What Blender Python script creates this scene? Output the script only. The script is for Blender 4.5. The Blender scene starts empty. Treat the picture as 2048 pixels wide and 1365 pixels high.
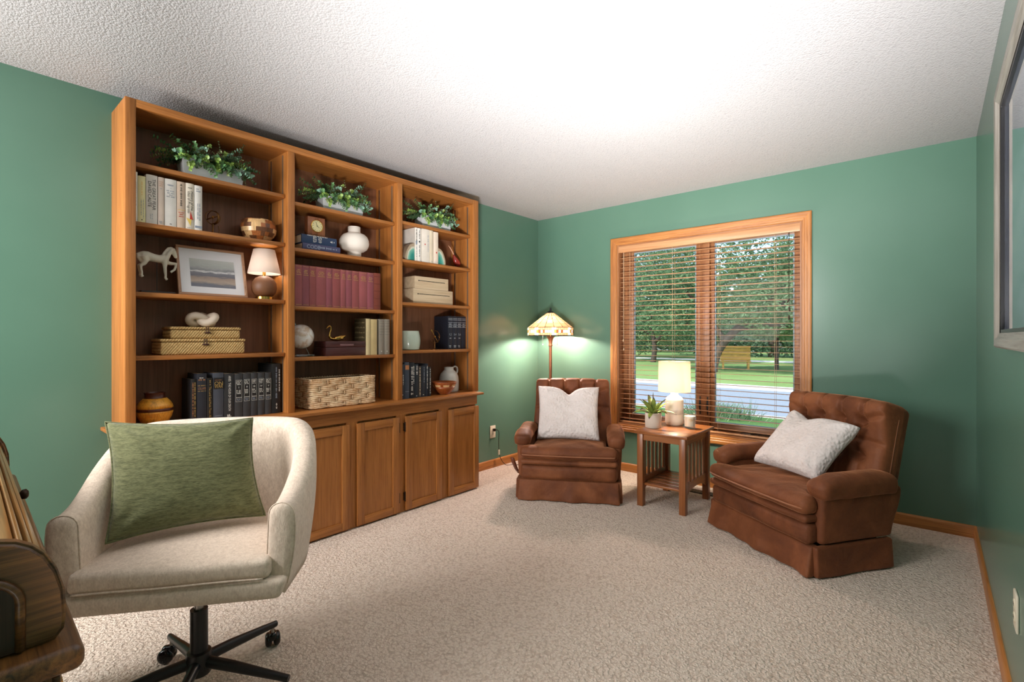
import bpy, bmesh, math, random
from math import sin, cos, pi, radians, exp, sqrt, atan2
from mathutils import Vector, Matrix, noise
random.seed(11)
SC = bpy.context.scene
COL = SC.collection
V = Vector

# ---------------------------------------------------------------- colours
def lin(c):
    c /= 255.0
    return c / 12.92 if c <= 0.04045 else ((c + 0.055) / 1.055) ** 2.4
def S(r, g, b):
    return (lin(r), lin(g), lin(b), 1.0)

# ---------------------------------------------------------------- materials
class NT:
    def __init__(s, name):
        s.m = bpy.data.materials.new(name)
        s.m.use_nodes = True
        s.t = s.m.node_tree
        s.b = s.t.nodes['Principled BSDF']
        s.out = s.t.nodes['Material Output']
        s._co = None
    def n(s, kind, **kw):
        nd = s.t.nodes.new(kind)
        for k, v in kw.items():
            setattr(nd, k, v)
        return nd
    def l(s, a, b):
        s.t.links.new(a, b)
    def co(s, scale=(1, 1, 1), rnd=False, rot=(0, 0, 0)):
        tc = s.n('ShaderNodeTexCoord')
        src = tc.outputs['Object']
        if rnd:
            oi = s.n('ShaderNodeObjectInfo')
            mm = s.n('ShaderNodeMath', operation='MULTIPLY')
            mm.inputs[1].default_value = 37.0
            s.l(oi.outputs['Random'], mm.inputs[0])
            ad = s.n('ShaderNodeVectorMath', operation='ADD')
            s.l(src, ad.inputs[0]); s.l(mm.outputs[0], ad.inputs[1])
            src = ad.outputs[0]
        mp = s.n('ShaderNodeMapping')
        mp.inputs['Scale'].default_value = scale
        mp.inputs['Rotation'].default_value = rot
        s.l(src, mp.inputs['Vector'])
        return mp.outputs[0]
    def noise(s, vec, scale, detail=4, rough=0.6, dist=0.0):
        t = s.n('ShaderNodeTexNoise')
        t.inputs['Scale'].default_value = scale
        t.inputs['Detail'].default_value = detail
        t.inputs['Roughness'].default_value = rough
        t.inputs['Distortion'].default_value = dist
        s.l(vec, t.inputs['Vector'])
        return t.outputs['Fac']
    def voro(s, vec, scale, feature='F1', rnd=1.0):
        t = s.n('ShaderNodeTexVoronoi', feature=feature)
        t.inputs['Scale'].default_value = scale
        t.inputs['Randomness'].default_value = rnd
        s.l(vec, t.inputs['Vector'])
        return t
    def wave(s, vec, scale, dist=0, detail=2, direction='X', dscale=1.0, kind='BANDS'):
        t = s.n('ShaderNodeTexWave', wave_type=kind)
        if kind == 'BANDS':
            t.bands_direction = direction
        t.inputs['Scale'].default_value = scale
        t.inputs['Distortion'].default_value = dist
        t.inputs['Detail'].default_value = detail
        t.inputs['Detail Scale'].default_value = dscale
        s.l(vec, t.inputs['Vector'])
        return t.outputs['Fac']
    def ramp(s, fac, stops):
        r = s.n('ShaderNodeValToRGB')
        e = r.color_ramp.elements
        while len(e) < len(stops):
            e.new(0.5)
        for el, (p, c) in zip(e, stops):
            el.position = p
            el.color = c if len(c) == 4 else (*c, 1)
        s.l(fac, r.inputs[0])
        return r.outputs[0]
    def mix(s, fac, a, b, mode='MIX'):
        m = s.n('ShaderNodeMix', data_type='RGBA', blend_type=mode)
        for sock, v in ((m.inputs[0], fac), (m.inputs[6], a), (m.inputs[7], b)):
            if isinstance(v, bpy.types.NodeSocket):
                s.l(v, sock)
            else:
                sock.default_value = v
        return m.outputs[2]
    def math(s, op, a, b=None):
        m = s.n('ShaderNodeMath', operation=op)
        for i, v in enumerate((a, b)):
            if v is None: continue
            if isinstance(v, bpy.types.NodeSocket): s.l(v, m.inputs[i])
            else: m.inputs[i].default_value = v
        return m.outputs[0]
    def bump(s, h, strength=0.3, dist=0.01, prev=None):
        b = s.n('ShaderNodeBump')
        b.inputs['Strength'].default_value = strength
        b.inputs['Distance'].default_value = dist
        s.l(h, b.inputs['Height'])
        if prev is not None: s.l(prev, b.inputs['Normal'])
        return b.outputs[0]
    def set(s, color=None, rough=None, spec=None, normal=None, metal=None, **kw):
        I = s.b.inputs
        for key, v in (('Base Color', color), ('Roughness', rough), ('Specular IOR Level', spec), ('Normal', normal), ('Metallic', metal)):
            if v is None: continue
            if isinstance(v, bpy.types.NodeSocket): s.l(v, I[key])
            else: I[key].default_value = v
        for k, v in kw.items():
            I[k.replace('_', ' ')].default_value = v
        return s.m

def plain(name, c, rough=0.5, spec=0.5, metal=0.0, var=0.0, **kw):
    t = NT(name)
    if var:
        f = t.noise(t.co(rnd=True), 9, 4)
        lo = tuple(x * (1 - var) for x in c[:3]) + (1,)
        hi = tuple(min(1, x * (1 + var)) for x in c[:3]) + (1,)
        c = t.ramp(f, [(0.3, lo), (0.7, hi)])
    return t.set(c, rough, spec, metal=metal, **kw)

def wood(name, base, dark, axis='Z', rough=0.38, grain=1.0, light=None, coat=0.0, fine=1.0):
    """open-grained wood, grain running along AXIS"""
    t = NT(name)
    a = {'X': 0, 'Y': 1, 'Z': 2}[axis]
    sc = [24 * grain] * 3; sc[a] = 1.3 * grain
    v = t.co(tuple(sc), rnd=True)
    f1 = t.noise(v, 1.3, 4, 0.55, 0.9)
    sc2 = [150 * grain] * 3; sc2[a] = 4.0 * grain
    f2 = t.noise(t.co(tuple(sc2), rnd=True), 1.0, 3, 0.7)
    light = light or tuple(min(1, x * 1.25) for x in base[:3]) + (1,)
    c1 = t.ramp(f1, [(0.25, dark), (0.5, base), (0.78, light)])
    pore = t.ramp(f2, [(0.36, (0.45, 0.38, 0.33, 1)), (0.52, (1, 1, 1, 1))])
    c = t.mix(0.5 * fine, c1, pore, 'MULTIPLY')
    nb = t.bump(f2, 0.10 * fine, 0.002)
    return t.set(c, rough, 0.45, nb, Coat_Weight=coat, Coat_Roughness=0.2)

# ---------------------------------------------------------------- mesh builder
class MB:
    def __init__(s):
        s.v = []; s.f = []; s.m = []
    def add(s, vs, fs, mi=0, T=None):
        b = len(s.v)
        if T is None: s.v.extend(V(p) for p in vs)
        else: s.v.extend(T @ V(p) for p in vs)
        for f in fs:
            s.f.append(tuple(b + i for i in f))
        if isinstance(mi, int): s.m.extend([mi] * len(fs))
        else: s.m.extend(mi)
        return s
    def box(s, a, b, mi=0, T=None):
        x0, y0, z0 = a; x1, y1, z1 = b
        vs = [(x0, y0, z0), (x1, y0, z0), (x1, y1, z0), (x0, y1, z0), (x0, y0, z1), (x1, y0, z1), (x1, y1, z1), (x0, y1, z1)]
        fs = [(0, 3, 2, 1), (4, 5, 6, 7), (0, 1, 5, 4), (1, 2, 6, 5), (2, 3, 7, 6), (3, 0, 4, 7)]
        return s.add(vs, fs, mi, T)
    def bbox(s, a, b, r=0.003, seg=2, mi=0, T=None):
        """box with rounded edges"""
        bm = bmesh.new()
        x0, y0, z0 = a; x1, y1, z1 = b
        bmesh.ops.create_cube(bm, size=1)
        for w in bm.verts:
            w.co = V((x0 + (w.co.x + .5) * (x1 - x0), y0 + (w.co.y + .5) * (y1 - y0), z0 + (w.co.z + .5) * (z1 - z0)))
        r = min(r, .45 * min(abs(x1 - x0), abs(y1 - y0), abs(z1 - z0)))
        bmesh.ops.bevel(bm, geom=bm.edges[:], offset=r, segments=seg, affect='EDGES', profile=0.5)
        s.bm(bm, mi, T); bm.free()
        return s
    def bm(s, bm, mi=0, T=None):
        bm.verts.index_update()
        return s.add([w.co.copy() for w in bm.verts], [[w.index for w in f.verts] for f in bm.faces], mi, T)
    def grid(s, fn, nu, nv, cu=False, cv=False, mi=0, T=None, flip=False):
        """surface fn(u,v) u,v in 0..1; mi int or fn(i,j)"""
        U = nu if cu else nu + 1; W = nv if cv else nv + 1
        vs = [fn(i / nu, j / nv) for j in range(W) for i in range(U)]
        fs = []; ms = []
        for j in range(nv):
            for i in range(nu):
                a = j * U + i; b = j * U + (i + 1) % U
                c = ((j + 1) % W) * U + (i + 1) % U; d = ((j + 1) % W) * U + i
                fs.append((a, d, c, b) if flip else (a, b, c, d))
                ms.append(mi(i, j) if callable(mi) else mi)
        return s.add(vs, fs, ms, T)
    def lathe(s, prof, n=32, mi=0, T=None, c=(0, 0, 0), cap=True):
        """prof: [(r,z)...] bottom to top"""
        cx, cy, cz = c; k = len(prof)
        vs = [(cx + r * cos(2 * pi * i / n), cy + r * sin(2 * pi * i / n), cz + z) for (r, z) in prof for i in range(n)]
        fs = []; ms = []
        for j in range(k - 1):
            for i in range(n):
                i2 = (i + 1) % n
                fs.append((j * n + i, j * n + i2, (j + 1) * n + i2, (j + 1) * n + i))
                ms.append(mi(i, j) if callable(mi) else mi)
        if cap:
            if prof[0][0] > 1e-6: fs.append(tuple(reversed(range(n)))); ms.append(mi(0, 0) if callable(mi) else mi)
            if prof[-1][0] > 1e-6: fs.append(tuple((k - 1) * n + i for i in range(n))); ms.append(mi(0, k - 2) if callable(mi) else mi)
        return s.add(vs, fs, ms, T)
    def tube(s, pts, r, n=8, mi=0, T=None, closed=False, flat=None):
        """tube along pts; r number or list; flat=(a,b) scales the section"""
        pts = [V(p) for p in pts]; k = len(pts)
        rs = r if isinstance(r, (list, tuple)) else [r] * k
        vs = []; up = None
        for i, p in enumerate(pts):
            if closed: t = pts[(i + 1) % k] - pts[i - 1]
            else: t = pts[min(i + 1, k - 1)] - pts[max(i - 1, 0)]
            if t.length < 1e-9: t = V((0, 0, 1))
            t.normalize()
            if up is None:
                up = V((0, 0, 1)) if abs(t.z) < 0.9 else V((1, 0, 0))
            u = up - t * up.dot(t)
            if u.length < 1e-6: u = t.orthogonal()
            u.normalize(); w = t.cross(u); up = u
            a, b = flat or (1, 1)
            for j in range(n):
                q = 2 * pi * j / n
                vs.append(p + (u * cos(q) * a + w * sin(q) * b) * rs[i])
        fs = []
        for i in range(k if closed else k - 1):
            for j in range(n):
                i2 = (i + 1) % k
                fs.append((i * n + j, i * n + (j + 1) % n, i2 * n + (j + 1) % n, i2 * n + j))
        if not closed:
            fs.append(tuple(reversed(range(n)))); fs.append(tuple((k - 1) * n + j for j in range(n)))
        return s.add(vs, fs, mi, T)
    def prism(s, poly, d0, d1, axis='X', mi=0, T=None):
        """extrude a 2D polygon; axis X: poly=(y,z); Y: (x,z); Z: (x,y)"""
        def P(p, d):
            return {'X': (d, p[0], p[1]), 'Y': (p[0], d, p[1]), 'Z': (p[0], p[1], d)}[axis]
        k = len(poly)
        vs = [P(p, d0) for p in poly] + [P(p, d1) for p in poly]
        fs = [tuple(range(k)), tuple(reversed(range(k, 2 * k)))]
        fs += [(i, k + i, k + (i + 1) % k, (i + 1) % k) for i in range(k)]
        return s.add(vs, fs, mi, T)
    def soft(s, c, size, r, n=10, fn=None, mi=0, T=None, bulge=(0, 0, 0)):
        """cushion block: rounded box, faces blown out by BULGE, then fn(p)"""
        hx, hy, hz = size[0] / 2, size[1] / 2, size[2] / 2
        h = V((hx, hy, hz)); r = min(r, hx, hy, hz)
        if isinstance(n, int): n = (n, n, n)
        key = {}; vs = []; fs = []
        def vert(q):
            inn = V([max(-(h[i] - r), min(h[i] - r, q[i])) for i in range(3)])
            d = q - inn
            p = inn + d.normalized() * r if d.length > 1e-9 else q.copy()
            g = [1 - (p[i] / h[i]) ** 2 for i in range(3)]
            p = V((p.x + bulge[0] * (p.x / hx) * max(0, g[1]) * max(0, g[2]),
                   p.y + bulge[1] * (p.y / hy) * max(0, g[0]) * max(0, g[2]),
                   p.z + bulge[2] * (p.z / hz) * max(0, g[0]) * max(0, g[1])))
            p += V(c)
            if fn: p = V(fn(p))
            return p
        def idx(q):
            k = (round(q.x, 6), round(q.y, 6), round(q.z, 6))
            if k not in key:
                key[k] = len(vs); vs.append(vert(q))
            return key[k]
        def spaced(i, m, hh):
            # denser near the edges so the rounding reads
            t = i / m
            return (2 * t - 1) * hh
        for ax in range(3):
            a, b = [(1, 2), (2, 0), (0, 1)][ax]
            na, nb = n[a], n[b]
            ca = sorted(set([-h[a], -h[a] + r * .3, -h[a] + r * .6, h[a] - r * .6, h[a] - r * .3, h[a]] + [(-1 + 2 * i / na) * (h[a] - r) for i in range(na + 1)]))
            cb = sorted(set([-h[b], -h[b] + r * .3, -h[b] + r * .6, h[b] - r * .6, h[b] - r * .3, h[b]] + [(-1 + 2 * i / nb) * (h[b] - r) for i in range(nb + 1)]))
            for sg in (-1, 1):
                for i in range(len(ca) - 1):
                    for j in range(len(cb) - 1):
                        quad = []
                        for (x, y) in ((ca[i], cb[j]), (ca[i + 1], cb[j]), (ca[i + 1], cb[j + 1]), (ca[i], cb[j + 1])):
                            q = V((0, 0, 0)); q[ax] = sg * h[ax]; q[a] = x; q[b] = y
                            quad.append(idx(q))
                        if len(set(quad)) == 4:
                            fs.append(tuple(quad if sg > 0 else reversed(quad)))
        return s.add(vs, fs, mi, T)
    def build(s, name, mats, parent=None, smooth=35, weld=False):
        me = bpy.data.meshes.new(name)
        me.from_pydata(s.v, [], s.f)
        if not isinstance(mats, (list, tuple)): mats = [mats]
        for m in mats: me.materials.append(m)
        me.polygons.foreach_set('material_index', s.m)
        if weld:
            b = bmesh.new(); b.from_mesh(me)
            bmesh.ops.remove_doubles(b, verts=b.verts, dist=1e-5)
            b.to_mesh(me); b.free()
        me.update()
        if smooth:
            me.polygons.foreach_set('use_smooth', [True] * len(me.polygons))
            if smooth < 180: me.set_sharp_from_angle(angle=radians(smooth))
        o = bpy.data.objects.new(name, me)
        COL.objects.link(o)
        if parent is not None: o.parent = parent
        return o

def tag(o, label, cat, group=None):
    o['label'] = label; o['category'] = cat
    if group: o['group'] = group
    return o
def thing(name, label, cat, loc=(0, 0, 0), rz=0.0, group=None):
    o = bpy.data.objects.new(name, None)
    o.empty_display_size = 0.05
    COL.objects.link(o)
    o.location = loc; o.rotation_euler = (0, 0, rz)
    return tag(o, label, cat, group)
def struct(name, mb, mats, smooth=35):
    o = mb.build(name, mats, None, smooth)
    o['kind'] = 'structure'
    return o
def remesh(o, size, it=4, fac=0.5):
    m = o.modifiers.new('Remesh', 'REMESH'); m.mode = 'VOXEL'; m.voxel_size = size; m.use_smooth_shade = True
    m2 = o.modifiers.new('Smooth', 'SMOOTH'); m2.iterations = it; m2.factor = fac
    return o

_glyph = {}
def text_into(mb, s, pos, right, up, size, fit=None, mi=0, align='C'):
    """flat lettering S centred on pos, reading along RIGHT; size = cap height, fit = longest run allowed"""
    if s not in _glyph:
        cu = bpy.data.curves.new('lettering', 'FONT'); cu.body = s
        ob = bpy.data.objects.new('lettering', cu); COL.objects.link(ob)
        bpy.context.view_layer.update()
        dg = bpy.context.evaluated_depsgraph_get()
        me = bpy.data.meshes.new_from_object(ob.evaluated_get(dg))
        _glyph[s] = ([w.co.copy() for w in me.vertices], [tuple(p.vertices) for p in me.polygons])
        bpy.data.objects.remove(ob); bpy.data.curves.remove(cu); bpy.data.meshes.remove(me)
    vs, fs = _glyph[s]
    if not vs: return
    x0 = min(w.x for w in vs); x1 = max(w.x for w in vs); y0 = min(w.y for w in vs); y1 = max(w.y for w in vs)
    k = size / 0.69; kx = k
    if fit and (x1 - x0) * k > fit: kx = fit / (x1 - x0)
    R = V(right); U = V(up); P = V(pos)
    off = {'C': (x0 + x1) / 2, 'L': x0, 'R': x1}[align]
    mb.add([P + R * ((w.x - off) * kx) + U * ((w.y - (y0 + y1) / 2) * k) for w in vs], fs, mi)

def pillow_mb(P, T=0.07, n=36, pinch=0.05, dent=None, wr=0.006, seed=0, back=0.7, rnd=3.0, seam=True, ex=.55):
    """stuffed square pillow on four corner points (bl, br, tr, tl); T half thickness"""
    bl, br, tr, tl = [V(p) for p in P]
    nrm = ((br - bl).cross(tl - bl)).normalized()
    w = ((br - bl).length + (tr - tl).length) / 2; h = ((tl - bl).length + (tr - br).length) / 2
    def base(u, v):
        U = 2 * u - 1; W = 2 * v - 1
        uu = u + (0.5 - u) * pinch * 2 * (1 - W * W) * abs(U) ** 1.5
        vv = v + (0.5 - v) * pinch * 2 * (1 - U * U) * abs(W) ** 1.5
        p = (bl * (1 - uu) + br * uu) * (1 - vv) + (tl * (1 - uu) + tr * uu) * vv
        if dent:
            du, dw, dep = dent
            p += ((bl + br) / 2 - (tl + tr) / 2).normalized() * dep * exp(-abs((U - du) / dw) ** 1.5) * max(0, v - 0.35) / 0.65
        return p
    m = MB()
    def side(sg):
        def f(u, v):
            U = 2 * u - 1; W = 2 * v - 1
            t = ((1 - abs(U) ** rnd) * (1 - abs(W) ** rnd))
            t = max(0, t) ** ex
            if dent:
                du, dw, dep = dent
                t *= 1 - 0.55 * exp(-((U - du) / (dw * 1.2)) ** 2) * max(0, v - 0.25)
            p = base(u, v)
            q = p * 6 + V((seed, sg, 0))
            edge = (1 - abs(U) ** 8) * (1 - abs(W) ** 8)
            d = (noise.noise(q) * 0.6 + noise.noise(q * 2.3) * 0.4) * wr * edge
            # soft folds running in from the corners
            for (cu, cw) in ((-1, -1), (1, -1), (1, 1), (-1, 1)):
                a = atan2(W - cw, U - cu); rr = sqrt((U - cu) ** 2 + (W - cw) ** 2)
                d += wr * 0.8 * sin(a * 9 + seed) * exp(-(rr - 0.35) ** 2 / 0.06) * edge
            return p + nrm * sg * (t * T * (1 if sg > 0 else back) + d + (0.0 if edge > 0 else 0))
        return f
    m.grid(side(1), n, n)
    m.grid(side(-1), n, n, flip=True)
    # seam around the edge
    if not seam: return m
    per = [(i / n, 0) for i in range(n)] + [(1, i / n) for i in range(n)] + [(1 - i / n, 1) for i in range(n)] + [(0, 1 - i / n) for i in range(n)]
    m.tube([base(u, v) for u, v in per], 0.0035, 6, closed=True)
    return m
# ================================================================= materials
OAK_B, OAK_D, OAK_L = S(168, 107, 52), S(152, 94, 44), S(178, 118, 60)
M_oakZ = wood('oak_upright', OAK_B, OAK_D, 'Z', light=OAK_L)
M_oakY = wood('oak_along_y', OAK_B, OAK_D, 'Y', light=OAK_L)
M_oakX = wood('oak_along_x', OAK_B, OAK_D, 'X', light=OAK_L)
M_ply = wood('shaded_plywood', S(126, 82, 56), S(106, 66, 42), 'Z', rough=0.5, light=S(138, 92, 64), fine=0.5)  # darker than the oak: shadow inside the bookcase is put into its colour
M_trimX = wood('trim_oak_x', S(174, 114, 58), S(144, 88, 42), 'X', light=S(190, 130, 70))
M_trimY = wood('trim_oak_y', S(174, 114, 58), S(144, 88, 42), 'Y', light=S(190, 130, 70))
M_trimZ = wood('trim_oak_z', S(174, 114, 58), S(144, 88, 42), 'Z', light=S(190, 130, 70))
M_sashX = wood('sash_wood_x', S(160, 110, 72), S(130, 84, 52), 'X', light=S(174, 124, 84))
M_sashZ = wood('sash_wood_z', S(160, 110, 72), S(130, 84, 52), 'Z', light=S(174, 124, 84))
M_slat = wood('blind_slat_wood', S(196, 146, 104), S(176, 124, 82), 'X', rough=0.35, light=S(208, 158, 116), fine=0.4)

def wall_paint():
    t = NT('green_wall_paint')
    v = t.co()
    c = t.ramp(t.noise(v, 1.3, 3), [(0.3, S(84, 118, 101)), (0.7, S(89, 123, 106))])
    nb = t.bump(t.noise(v, 160, 2, 0.6), 0.03, 0.002)
    return t.set(c, 0.25, 0.5, nb)
M_wall = wall_paint()

def popcorn():
    t = NT('popcorn_ceiling')
    v = t.co()
    vo = t.voro(v, 105)
    vo2 = t.voro(v, 210)
    g = t.noise(v, 300, 2, 0.6)
    h = t.math('ADD', t.math('SUBTRACT', 1.0, vo.outputs['Distance']), t.math('MULTIPLY', t.math('SUBTRACT', 1.0, vo2.outputs['Distance']), 0.5))
    h = t.math('ADD', h, t.math('MULTIPLY', g, 0.35))
    c = t.ramp(h, [(0.0, S(92, 90, 90)), (0.35, S(164, 162, 163)), (1.0, S(175, 174, 175))])
    nb = t.bump(h, 0.36, 0.006)
    return t.set(c, 0.95, 0.1, nb)
M_ceil = popcorn()

def carpet():
    t = NT('beige_cut_pile_carpet')
    v = t.co()
    wob = t.n('ShaderNodeTexNoise'); wob.inputs['Scale'].default_value = 60; wob.inputs['Detail'].default_value = 2
    t.l(v, wob.inputs['Vector'])
    vv = t.n('ShaderNodeVectorMath', operation='MULTIPLY_ADD'); vv.inputs[1].default_value = (.022, .022, .022)
    t.l(wob.outputs['Color'], vv.inputs[0]); t.l(v, vv.inputs[2])
    f = t.voro(vv.outputs[0], 78)
    g = t.noise(v, 170, 3, 0.7, 1.0)
    big = t.noise(v, 2.2, 3, 0.5)
    h = t.math('ADD', t.math('MULTIPLY', t.math('SUBTRACT', 1.0, f.outputs['Distance']), 0.62), t.math('MULTIPLY', g, 0.34))
    c = t.ramp(h, [(0.30, S(208, 187, 168)), (0.46, S(234, 216, 198)), (0.66, S(246, 231, 215))])
    c = t.mix(0.2, c, t.ramp(big, [(0.35, S(226, 206, 188)), (0.65, S(242, 226, 210))]), 'MIX')
    nb = t.bump(h, 1.0, 0.020)
    return t.set(c, 1.0, 0.0, nb, Sheen_Weight=0.15, Sheen_Roughness=0.6)
M_carpet = carpet()
M_white_plastic = plain('white_plastic', S(232, 230, 222), 0.35)
M_ivory = plain('ivory_plastic', S(214, 206, 184), 0.4)
M_black = plain('black_enamel', S(22, 22, 24), 0.35)
M_dark = plain('dark_slot', S(18, 14, 12), 0.7, 0.2)
M_steel = plain('brushed_steel', S(170, 168, 164), 0.3, metal=1.0)
M_brass = plain('brass', S(205, 160, 84), 0.25, metal=1.0)
M_bronze = plain('aged_bronze', S(120, 84, 50), 0.38, metal=1.0)
M_darkbronze = plain('dark_bronze', S(58, 44, 34), 0.4, metal=0.8)

def glass(name, tint=(1, 1, 1, 1), refl=0.12, rough=0.02, gain=0.8):
    t = NT(name)
    tr = t.n('ShaderNodeBsdfTransparent'); tr.inputs[0].default_value = tint
    gl = t.n('ShaderNodeBsdfGlossy'); gl.inputs['Roughness'].default_value = rough
    lw = t.n('ShaderNodeLayerWeight'); lw.inputs[0].default_value = 0.35
    f = t.math('ADD', t.math('MULTIPLY', lw.outputs['Fresnel'], gain), refl * 0.25)
    mx = t.n('ShaderNodeMixShader')
    t.l(f, mx.inputs[0]); t.l(tr.outputs[0], mx.inputs[1]); t.l(gl.outputs[0], mx.inputs[2])
    t.l(mx.outputs[0], t.out.inputs['Surface'])
    return t.m
M_pane = glass('window_glass', (0.95, 0.98, 0.98, 1), 0.0, 0.02, 0.05)
M_clear = glass('clear_glass', (0.98, 0.985, 0.985, 1), 0.05, 0.02, 0.25)

# ================================================================= room shell
W, YB, H = 3.3456, -5.6, 2.44
WX0, WX1, WZ0, WZ1 = 0.925, 2.418, 0.425, 2.068     # window opening
struct('floor', MB().box((-0.15, YB - .15, -0.12), (W + .15, 0.15, 0)), M_carpet)
struct('ceiling', MB().box((-0.15, YB - .15, H), (W + .15, 0.15, H + .12)), M_ceil)
struct('wall_left', MB().box((-0.15, YB - .15, 0), (0, 0.15, H)), M_wall)
struct('wall_right', MB().box((W, YB - .15, 0), (W + .15, 0.15, H)), M_wall)
struct('wall_front', MB().box((0, YB - .15, 0), (W, YB, H)), M_wall)
m = MB()
m.box((0, 0, 0), (WX0, .15, H)).box((WX1, 0, 0), (W, .15, H)).box((WX0, 0, 0), (WX1, .15, WZ0)).box((WX0, 0, WZ1), (WX1, .15, H))
struct('wall_back', m, M_wall)
def baseboard(name, poly, d0, d1, axis, mt):
    m = MB(); m.prism(poly, d0, d1, axis); struct(name, m, mt)
bp = lambda s, o: [(o, 0), (o + s * .013, 0), (o + s * .013, .062), (o + s * .009, .070), (o + s * .004, .074), (o, .075)]
baseboard('baseboard_back', bp(-1, 0), 0.0, W, 'X', M_trimX)
m = MB(); m.prism([(p[0], p[1]) for p in bp(1, 0)], -1.235, -0.013, 'Y'); struct('baseboard_left', m, M_trimY)
m = MB(); m.prism([(p[0], p[1]) for p in bp(-1, W)], YB, -0.013, 'Y'); struct('baseboard_right', m, M_trimY)

# ---------------------------------------------------------------- window
win = bpy.data.objects.new('window_1', None); COL.objects.link(win); win['kind'] = 'structure'
cw = 0.064
def casing():
    m = MB()
    # stepped profile (distance from the opening, projection into the room)
    prof = [(0.0, 0.006), (0.004, 0.012), (0.016, 0.013), (0.020, 0.016), (0.034, 0.017), (0.038, 0.020), (0.056, 0.021), (cw, 0.018), (cw, 0.0)]
    cs = [(WX0, WZ0, -1, -1), (WX1, WZ0, 1, -1), (WX1, WZ1, 1, 1), (WX0, WZ1, -1, 1)]
    k = len(prof)
    for a in range(4):
        b = (a + 1) % 4
        vs = []
        for (x, z, sx, sz) in (cs[a], cs[b]):
            for d, p in prof:
                vs.append((x + sx * d, -p, z + sz * d))
        fs = [(i, i + 1, k + i + 1, k + i) for i in range(k - 1)]
        m.add(vs, fs, 0 if a % 2 == 0 else 1)
    return m
casing().build('casing', [M_trimX, M_trimZ], win, 20)
m = MB()                                            # jamb boards lining the opening
m.box((WX0, -.004, WZ0 - .0), (WX0 + .012, .15, WZ1), 1).box((WX1 - .012, -.004, WZ0), (WX1, .15, WZ1), 1)
m.box((WX0 + .012, -.004, WZ0), (WX1 - .012, .15, WZ0 + .012), 0).box((WX0 + .012, -.004, WZ1 - .012), (WX1 - .012, .15, WZ1), 0)
m.build('jamb', [M_sashX, M_sashZ], win)
MXa, MXb = 1.655, 1.735
m = MB(); m.bbox((MXa, .075, WZ0 + .012), (MXb, .15, WZ1 - .012), .004); m.build('mullion', M_sashZ, win)
def sash(x0, x1, gx0, gx1):
    z0, z1, gz0, gz1 = WZ0 + .012, WZ1 - .012, .515, 2.0
    m = MB()
    y0, y1 = .088, .132
    m.bbox((x0, y0, z0), (gx0, y1, z1), .004, mi=1).bbox((gx1, y0, z0), (x1, y1, z1), .004, mi=1)
    m.bbox((gx0 - .003, y0 + .001, z0), (gx1 + .003, y1, gz0), .004, mi=0).bbox((gx0 - .003, y0 + .001, gz1), (gx1 + .003, y1, z1), .004, mi=0)
    o = m.build('sash', [M_sashX, M_sashZ], win)
    g = MB(); g.box((gx0 - .004, .106, gz0 - .004), (gx1 + .004, .110, gz1 + .004)); g.build('pane', M_pane, o)
    fr = MB()                                       # pale gasket round the pane
    t = .009
    for a, b in (((gx0, gz0), (gx0 + t, gz1)), ((gx1 - t, gz0), (gx1, gz1)), ((gx0 + t, gz0), (gx1 - t, gz0 + t)), ((gx0 + t, gz1 - t), (gx1 - t, gz1))):
        fr.box((a[0], .094, a[1]), (b[0], .105, b[1]))
    fr.build('gasket', plain('grey_gasket', S(140, 158, 166), 0.5) if 'grey_gasket' not in bpy.data.materials else bpy.data.materials['grey_gasket'], o)
    return o
s1 = sash(WX0 + .012, MXa - .001, 1.045, 1.617)
s2 = sash(MXb + .001, WX1 - .012, 1.770, 2.353)
for x in (MXa - .004, MXb - .022):                  # two black sash locks beside the mullion
    m = MB(); m.bbox((x, .070, .575), (x + .010, .0875, .725), .003); m.tube([(x + .005, .074, .60), (x + .004, .058, .64), (x + .006, .060, .70)], .005, 8)
    m.build('sash_lock', M_black, win)
m = MB(); m.bbox((1.98, .045, WZ0 + .0125), (2.12, .085, WZ0 + .040), .005); m.tube([(2.05, .05, .452), (2.10, .035, .470), (2.20, .030, .468)], .006, 8)
m.build('crank', M_darkbronze, win)

# ---------------------------------------------------------------- blind
bl = thing('window_blind', 'wooden venetian blind with open slats hanging in the window', 'blind', (0, 0, 0))
m = MB(); m.bbox((.932, .000, 1.998), (2.412, .016, 2.058), .005); m.build('valance', M_slat, bl)
m = MB(); m.box((.94, .018, 2.004), (2.404, .062, 2.052)); m.build('headrail', M_slat, bl)
m = MB()
zs = [1.948 - .0445 * i for i in range(34)]
for z in zs:
    m.bbox((.942, .016, z - .0014), (2.404, .066, z + .0014), .001, 1, T=Matrix.Translation((0, .041, z)) @ Matrix.Rotation(radians(random.uniform(-2.5, -.5)), 4, 'X') @ Matrix.Translation((0, -.041, -z)))
o = m.build('slats', M_slat, bl)
m = MB(); m.bbox((.942, .014, .4415), (2.404, .068, .456), .003); m.build('bottom_rail', M_slat, bl)
m = MB()
for x in (1.042, 1.44, 1.82, 2.235):
    for y in (.0145, .0675):
        m.tube([(x, y, 2.0), (x, y, .45)], .0011, 5)
m.build('ladder_cord', plain('tan_cord', S(196, 170, 138), 0.8), bl)
m = MB()
m.tube([(.985, -.002, 1.998), (.985, -.003, 1.30), (.986, -.003, 1.20)], .0012, 5); m.tube([(.992, -.002, 1.998), (.991, -.003, 1.12)], .0012, 5)
m.lathe([(.002, 0), (.006, .004), (.005, .02), (.002, .024)], 10, c=(.986, -.003, 1.18)); m.lathe([(.002, 0), (.006, .004), (.005, .02), (.002, .024)], 10, c=(.991, -.003, 1.098))
m.build('pull_cord', bpy.data.materials['tan_cord'], bl)
m = MB()
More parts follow.
